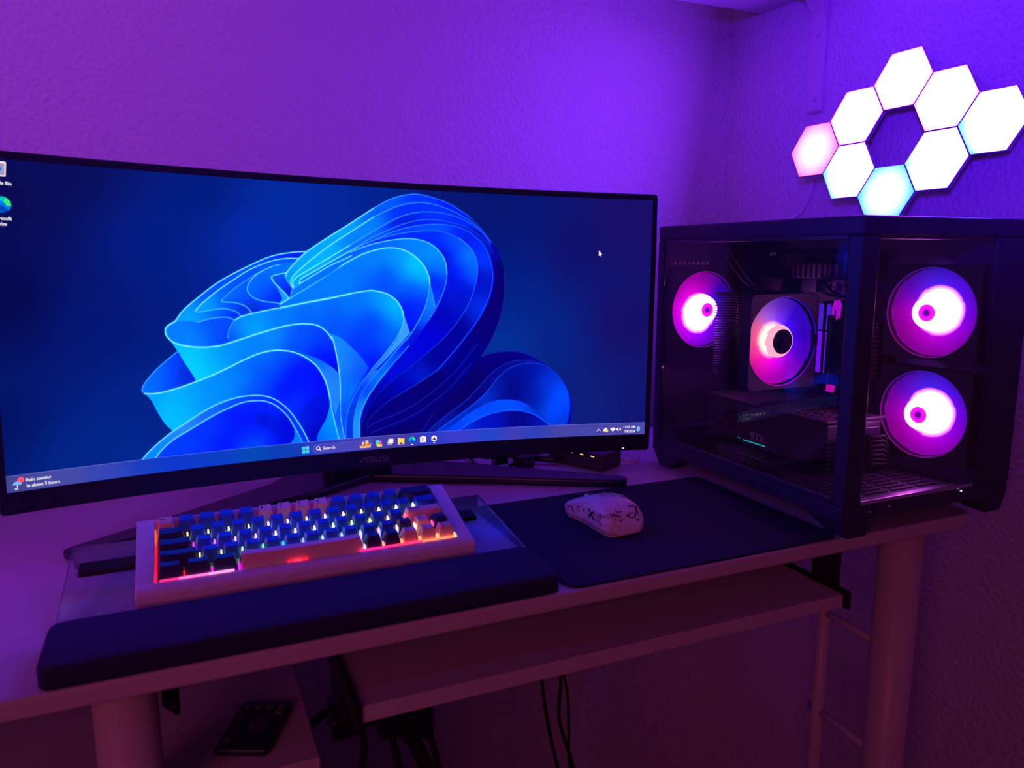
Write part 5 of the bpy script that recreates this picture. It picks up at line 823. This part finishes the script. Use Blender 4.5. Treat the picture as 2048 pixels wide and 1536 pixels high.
def fan(name, center, rot, R, blades, hubm, capm, nb=9, depth=.022, frame=None, hr=.0215, cap=.011, capin=.0, hubz=.010, clip=-9):
    """fan facing its local +z"""
    f = bpy.data.objects.new(name, None); COL.objects.link(f); f.parent = pc; f.empty_display_size = .02
    f.matrix_basis = chain(pc).inverted() @ Matrix.LocRotScale(Vector(center), rot, None)
    m = MB()
    if frame is None:
        sq = rrect(-R-.004, -R-.004, R+.004, R+.004, .006, 3); nn = 64
        def hit(a):
            c, s = math.cos(a), math.sin(a); k = (R+.004)/max(abs(c), abs(s)); return (k*c, k*s)
        A_ = [2*math.pi*i/nn for i in range(nn)]
        loops = [[(*hit(a), .003) for a in A_], [((R+.0012)*math.cos(a), (R+.0012)*math.sin(a), .003) for a in A_], [((R+.0012)*math.cos(a), (R+.0012)*math.sin(a), -depth) for a in A_], [(*hit(a), -depth) for a in A_], [(*hit(a), .003) for a in A_]]
        m.add([p for l in loops for p in l], [(j*nn+i, j*nn+(i+1) % nn, (j+1)*nn+(i+1) % nn, (j+1)*nn+i) for j in range(4) for i in range(nn)])
    else: frame(m)
    m.build('frame', M['fan_black'], f, world=False, fix=True)
    MB().lathe([(R+.001, .0025), (R+.001, .0034), (R-.0004, .0034), (R-.0004, .0025), (R+.001, .0025)], 64, lambda x, y, z: (max(clip, x), y, z)).build('rim', blades, f, world=False, fix=True)
    for b in range(nb):
        m = MB(); nr, na = 6, 5; vs = []; sweep = 2*math.pi/nb
        for i in range(nr+1):
            rr = hr*.9+(R-.0012-hr*.9)*i/nr
            for j in range(na+1):
                u = j/na; a = sweep*(b+u*1.12)-.5*(rr/R)**1.4
                vs.append((max(clip, rr*math.cos(a)), rr*math.sin(a), -.003-.003*u))
        m.add(vs, [(i*(na+1)+j, i*(na+1)+j+1, (i+1)*(na+1)+j+1, (i+1)*(na+1)+j) for i in range(nr) for j in range(na)], True)
        m.build('blade', blades, f, world=False)
    h = MB().lathe([(hr*1.22, -.012), (hr*1.12, -.002), (hr, hubz*.6), (hr*.93, hubz), (cap, hubz+.0008)], 40); h.build('hub', hubm, f, world=False)
    MB().lathe([(cap, hubz+.0006), (cap*.98, hubz+.0012), (capin, hubz+.0014)] + ([(0.0001, hubz+.0014)] if capin == 0 else []), 32).build('hub_cap', capm, f, world=False)
    return f
def capmat(name, c0, c1, r):
    m = bpy.data.materials.new(name); m.use_nodes = True; nt = m.node_tree; nt.nodes.clear(); L = nt.links.new
    tc = nt.nodes.new('ShaderNodeTexCoord'); sp = nt.nodes.new('ShaderNodeVectorMath'); sp.operation = 'MULTIPLY'; sp.inputs[1].default_value = (1, 1, 0)
    ln = nt.nodes.new('ShaderNodeVectorMath'); ln.operation = 'LENGTH'; mr = nt.nodes.new('ShaderNodeMapRange'); mr.inputs['From Min'].default_value = r*.25; mr.inputs['From Max'].default_value = r
    mx = nt.nodes.new('ShaderNodeMixRGB'); mx.inputs[1].default_value = S(*c0); mx.inputs[2].default_value = (*c1, 1)
    e = nt.nodes.new('ShaderNodeEmission'); o = nt.nodes.new('ShaderNodeOutputMaterial')
    L(tc.outputs['Object'], sp.inputs[0]); L(sp.outputs[0], ln.inputs[0]); L(ln.outputs['Value'], mr.inputs['Value']); L(mr.outputs[0], mx.inputs[0]); L(mx.outputs[0], e.inputs[0]); L(e.outputs[0], o.inputs[0]); return m
HOT = (14.0, 2.4, 15.0)
# side fans look towards -x: local x = towards -y (right in view), local y = up
rs = Matrix.Rotation(math.radians(9), 3, 'Z').to_quaternion() @ Matrix(((0, 0, -1), (-1, 0, 0), (0, 1, 0))).to_quaternion()
side_cols = [(0.0, (150, 0, 235)), (.16, (150, 10, 215)), (.25, (165, 0, 190)), (.40, (190, 0, 190)), (.50, (170, 0, 210)), (.62, (90, 20, 215)), (.75, (70, 25, 225)), (.88, (110, 10, 230)), (1.0, (150, 0, 235))]
# radial gradient: 0.5 at +x, 0.75 at +y, 0 / 1 at -x, 0.25 at -y
side_cols = [(0.0, (185, 0, 205)), (.12, (185, 0, 190)), (.25, (190, 0, 215)), (.38, (170, 0, 225)), (.50, (120, 0, 225)), (.62, (85, 15, 235)), (.75, (70, 30, 230)), (.88, (110, 10, 215)), (1.0, (185, 0, 205))]
fm_side = fanmat('side fan blades', side_cols, HOT, .0225, .0345, (.0080, .003))
hubm = glow('fan hub light', HOT, 1); capm = capmat('fan hub centre', (110, 10, 170), (3.0, .02, 3.0), .0115)
sf = fan('case_fan', (.905, .7040, .2590), rs, .0580, fm_side, hubm, capm)
sf2 = fan('case_fan', (.905, .7030, .1240), rs, .0574, fm_side, hubm, capm)
# rear fan looks towards -y: local x = +x, local y = up
rr_ = Matrix(((1, 0, 0), (0, 0, -1), (0, 1, 0))).to_quaternion()
rear_cols = [(0.0, (235, 0, 235)), (.12, (200, 0, 245)), (.25, (150, 0, 250)), (.38, (100, 0, 235)), (.50, (50, 10, 225)), (.62, (70, 0, 215)), (.75, (190, 0, 195)), (.88, (235, 0, 225)), (1.0, (235, 0, 235))]
fm_rear = fanmat('rear fan blades', rear_cols, HOT, .0225, .034, (-.006, -.006))
fan('case_fan', (.772, 1.006, .2475), rr_, .0595, fm_rear, hubm, capm, depth=.014)

# motherboard and its parts
mbd = MB().box((.9165, .80, .062), (.9195, 1.018, .335)).build('motherboard', M['pcb'], pc)
MB().box((.885, .955, .15), (.9165, 1.012, .30)).build('port_cover', M['black_metal'], mbd, bevel=.004)
MB().box((.892, .845, .297), (.9165, .945, .322)).build('heatsink', M['fin'], mbd, bevel=.003)
m = MB()
for i in range(9): m.box((.888, .848+.0108*i, .300), (.892, .854+.0108*i, .320))
m.build('heatsink_rib', M['alu'], mbd)
random.seed(3)
m = MB()
for i in range(90):
    y = random.uniform(.805, 1.01); z = random.choice([random.uniform(.275, .33), random.uniform(.128, .155), random.uniform(.20, .33)]); s_ = random.uniform(.0015, .005); h_ = random.uniform(.002, .007)
    m.box((.9165-h_, y, z), (.9165, y+s_, z+s_*random.uniform(.8, 2)))
o = m.build('board_components', M['alu'], mbd); o['kind'] = 'stuff'
for i in range(2): MB().cyl((.9165, .872+.008*i, .283), (.906, .872+.008*i, .283), .0033, None, 14).build('capacitor', mat('lit capacitor', (.5, .1, .25), .4), mbd)
MB().prism(rrect(.905, .277, .935, .3, .002), .905, .9165, lambda p, q, h: (h, p, q)).build('header_block', M['black_plastic'], mbd, fix=True)
# glowing badge of the board and light at the foot of the memory
def hollow(outer, inner, h0, h1, fn):
    m = MB(); n_ = len(outer); vs = [fn(*p, h) for h in (h1, h0) for P in (outer, inner) for p in P]
    f = [(i, (i+1) % n_, n_+(i+1) % n_, n_+i) for i in range(n_)] + [(i, 2*n_+i, 2*n_+(i+1) % n_, (i+1) % n_) for i in range(n_)] + [(n_+i, n_+(i+1) % n_, 3*n_+(i+1) % n_, 3*n_+i) for i in range(n_)]
    m.add(vs, f); return m
out_ = [(.846, .240), (.8465, .257), (.8425, .268), (.8345, .2685), (.8315, .262), (.833, .240)]
in_ = [(.8430, .240), (.8430, .2560), (.8415, .2565), (.8385, .2540), (.8380, .2515), (.8385, .2400)]
hollow(out_, in_, .905, .902, lambda p, q, h: (h-.022, p, q)).build('badge_light', glow('badge glow', S(190, 10, 225), .95), mbd, fix=True)
MB().box((.882, .832, .225), (.9165, .846, .266)).build('badge_block', M['black_plastic'], mbd, bevel=.002)
MB().prism([(.8475, .1335), (.8475, .1435), (.8335, .1435), (.8355, .1335)], .880, .883, lambda p, q, h: (h, p, q)).build('slot_light', glow('slot glow', S(225, 10, 190), .9), mbd, fix=True)
ramg = mat('memory heat spreader', (.03, .03, .04), .35, metal=.5)
for y in (.8665, .8515):
    r_ = MB().box((.8815, y-.003, .126), (.9165, y+.003, .266)).build('memory_stick', ramg, pc, bevel=.001)
    MB().box((.8785, y-.0028, .160), (.8817, y+.0028, .221)).build('light_bar', glow('memory glow', S(115, 10, 235), 1.3), r_)
    MB().box((.8785, y-.0028, .224), (.8817, y+.0028, .262)).build('light_bar', glow('memory glow top', S(85, 30, 225), 1.0), r_)
# cpu cooler: tower of fins and a fan looking towards -y
def part_root(name, loc):
    f = bpy.data.objects.new(name, None); COL.objects.link(f); f.parent = pc; f.location = Vector(loc)-pc.location; f.empty_display_size = .02; return f
cool = part_root('cpu_cooler', (.79, .89, .212))
m = MB()
for i in range(34): m.box((.7345, .868, .149+.0038*i), (.853, .930, .1502+.0038*i))
o = m.build('fin_stack', M['fin'], cool); o['kind'] = 'stuff'
MB().box((.7335, .8665, .2765), (.854, .9315, .2790)).build('top_plate', M['black_metal'], cool, bevel=.001)
for x in (.755, .775, .81, .83):
    MB().tube([(x, .90, .2795), (x, .90, .16), (x, .90, .145), (x+.03, .90, .1445), (.916, .90, .1445)], .003, 8, 4).build('heat_pipe', M['silver'], cool)
def cooler_frame(m):
    nn = 72; R = .0640; lx, rx, hy = -.0605, .0620, .0675
    A_ = [2*math.pi*i/nn for i in range(nn)]
    def hit(a):
        c, s = math.cos(a), math.sin(a); k = min((lx/c if c < -1e-6 else 9), (rx/c if c > 1e-6 else 9), hy/abs(s) if abs(s) > 1e-6 else 9); return (k*c, k*s)
    def inn(a):
        x, y = R*math.cos(a), R*math.sin(a); return (max(x, lx+.0010), y)
    loops = [[(*hit(a), .006) for a in A_], [(*inn(a), .006) for a in A_], [(*inn(a), -.0165) for a in A_], [(*hit(a), -.0165) for a in A_], [(*hit(a), .006) for a in A_]]
    m.add([p for l in loops for p in l], [(j*nn+i, j*nn+(i+1) % nn, (j+1)*nn+(i+1) % nn, (j+1)*nn+i) for j in range(4) for i in range(nn)])
cool_cols = [(0.0, (240, 75, 130)), (.10, (245, 20, 170)), (.20, (240, 0, 225)), (.32, (190, 0, 245)), (.42, (110, 0, 250)), (.52, (75, 0, 245)), (.66, (70, 10, 245)), (.76, (120, 50, 230)), (.84, (165, 90, 215)), (.92, (225, 100, 150)), (1.0, (240, 75, 130))]
fm_cool = fanmat('cooler fan blades', cool_cols, (3.5, 1.7, 1.2), .016, .0290, (-.013, .003), 1.1)
hub_cool = glow('cooler hub light', (1.5, .62, .80), 1)
cf = fan('cooler_fan', (.790, .850, .2115), rr_, .0630, fm_cool, hub_cool, hub_dark, nb=9, frame=cooler_frame, clip=-.0590, hr=.0208, cap=.0178, hubz=.0035)
# graphics card
gp = part_root('graphics_card', (.84, .88, .08))
MB().box((.792, .757, .108), (.905, 1.012, .1124)).build('backplate', M['backplate'], gp, bevel=.0012)
m = MB(); P = [(1.012, .107), (.757, .107), (.757, .084), (.790, .050), (.85, .0445), (1.012, .0445)]
m.prism(P, .7925, .900, lambda p, q, h: (h, p, q)); shroud = m.build('shroud', M['dark_grey'], gp, bevel=.003, fix=True)
MB().box((.895, .757, .090), (.918, .91, .097)).build('slot_edge', M['pcb'], gp)
for i in range(8):
    for j in range(5): MB().box((.803+.019*j, .768+.0125*i, .1122), (.817+.019*j, .7725+.0125*i, .1134)).build('vent_bar', M['alu'], gp)
m = MB()
for i in range(8): m.box((.7945, .7553, .0465+.0058*i), (.872, .7573, .0485+.0058*i))
m.build('fin_edge', M['alu'], gp)
MB().box((.7912, .872, .0512), (.7928, .920, .0523)).build('light_line', glow('card light', S(40, 190, 205), .9), gp)
MB().box((.7912, .925, .0523), (.7928, .933, .0532)).build('light_line', glow('card light dim', S(40, 150, 180), .5), gp)
def side_text(s_, y0, z0, h, mt, sx=1):
    v, f = text_shape(s_, .015); k = h/.7; x0_ = min(p[0] for p in v); m = MB()
    m.add([(.7918, y0-(p[0]-x0_)*k*sx, z0+p[1]*k) for p in v], f); return m.build('lettering', mt, gp, fix=True)
side_text('RTX', .903, .0560, .0115, M['pale_print'], .95); side_text('GEFORCE', .964, .0565, .0070, M['grey_print'], .9)
for i in range(4): MB().tube([(.7920, .998-.006*i, .066+.004*i), (.7920, .977-.006*i, .085+.003*i), (.7920, .93-.004*i, .097+.001*i)], .0006, 5).build('trim_line', M['dark_grey'], gp)
for a_, b_ in (((.862, .066), (.815, .047)), ((.855, .071), (.800, .047))): MB().tube([(.7920, *a_), (.7920, *b_)], .0005, 5, 1).build('trim_line', M['alu'], gp)
MB().box((.842, .748, .086), (.880, .759, .101)).build('power_plug', M['black_plastic'], gp, bevel=.0015)
for i in range(7):
    z = .092-.0062*i
    MB().tube([(.848, .750, .094), (.848, .735, z), (.858, .731, z-.001), (.875, .733, z-.004), (.905, .75, .046)], .0021, 8, 6).build('power_cable', M['rubber'], gp)
    MB().box((.8475, .7310, z-.0012), (.8535, .7335, z+.0004)).build('cable_comb', M['silver'], gp)
# sleeved main power cables curving round from the board edge
mc = part_root('main_power_cable', (.90, .80, .2))
for i in range(13):
    z = .166+.0062*i
    MB().tube([(.915, .842, z), (.892, .842, z), (.876, .825, z), (.874, .800, z-.001), (.886, .779, z-.001), (.905, .768, z), (.928, .768, z)], .0031, 8, 5).build('cable', M['rubber'], mc)
    MB().box((.9005, .7645, z-.0008), (.9035, .7672, z+.0012)).build('comb', M['silver'], mc)
MB().box((.872, .838, .160), (.918, .847, .247)).build('cable_plug', M['black_plastic'], mc, bevel=.002)
# loose cables over the board
for pts in ([(.905, .88, .345), (.88, .87, .315), (.89, .865, .285), (.91, .86, .275)], [(.80, 1.0, .345), (.815, .985, .31), (.835, .97, .285), (.88, .96, .275)], [(.81, 1.0, .345), (.83, .985, .31), (.85, .97, .282), (.89, .96, .27)], [(.92, .85, .33), (.87, .855, .29), (.875, .85, .277), (.91, .84, .272)]):
    MB().tube(pts, .0022, 8).build('fan_wire', M['rubber'], pc)
MB().prism([(.87, .30), (.985, .30), (.985, .353), (.87, .353)], .66, .78, lambda p, q, h: (p, h, q)).build('drive_bracket', K, pc, bevel=.002, fix=True) if False else None
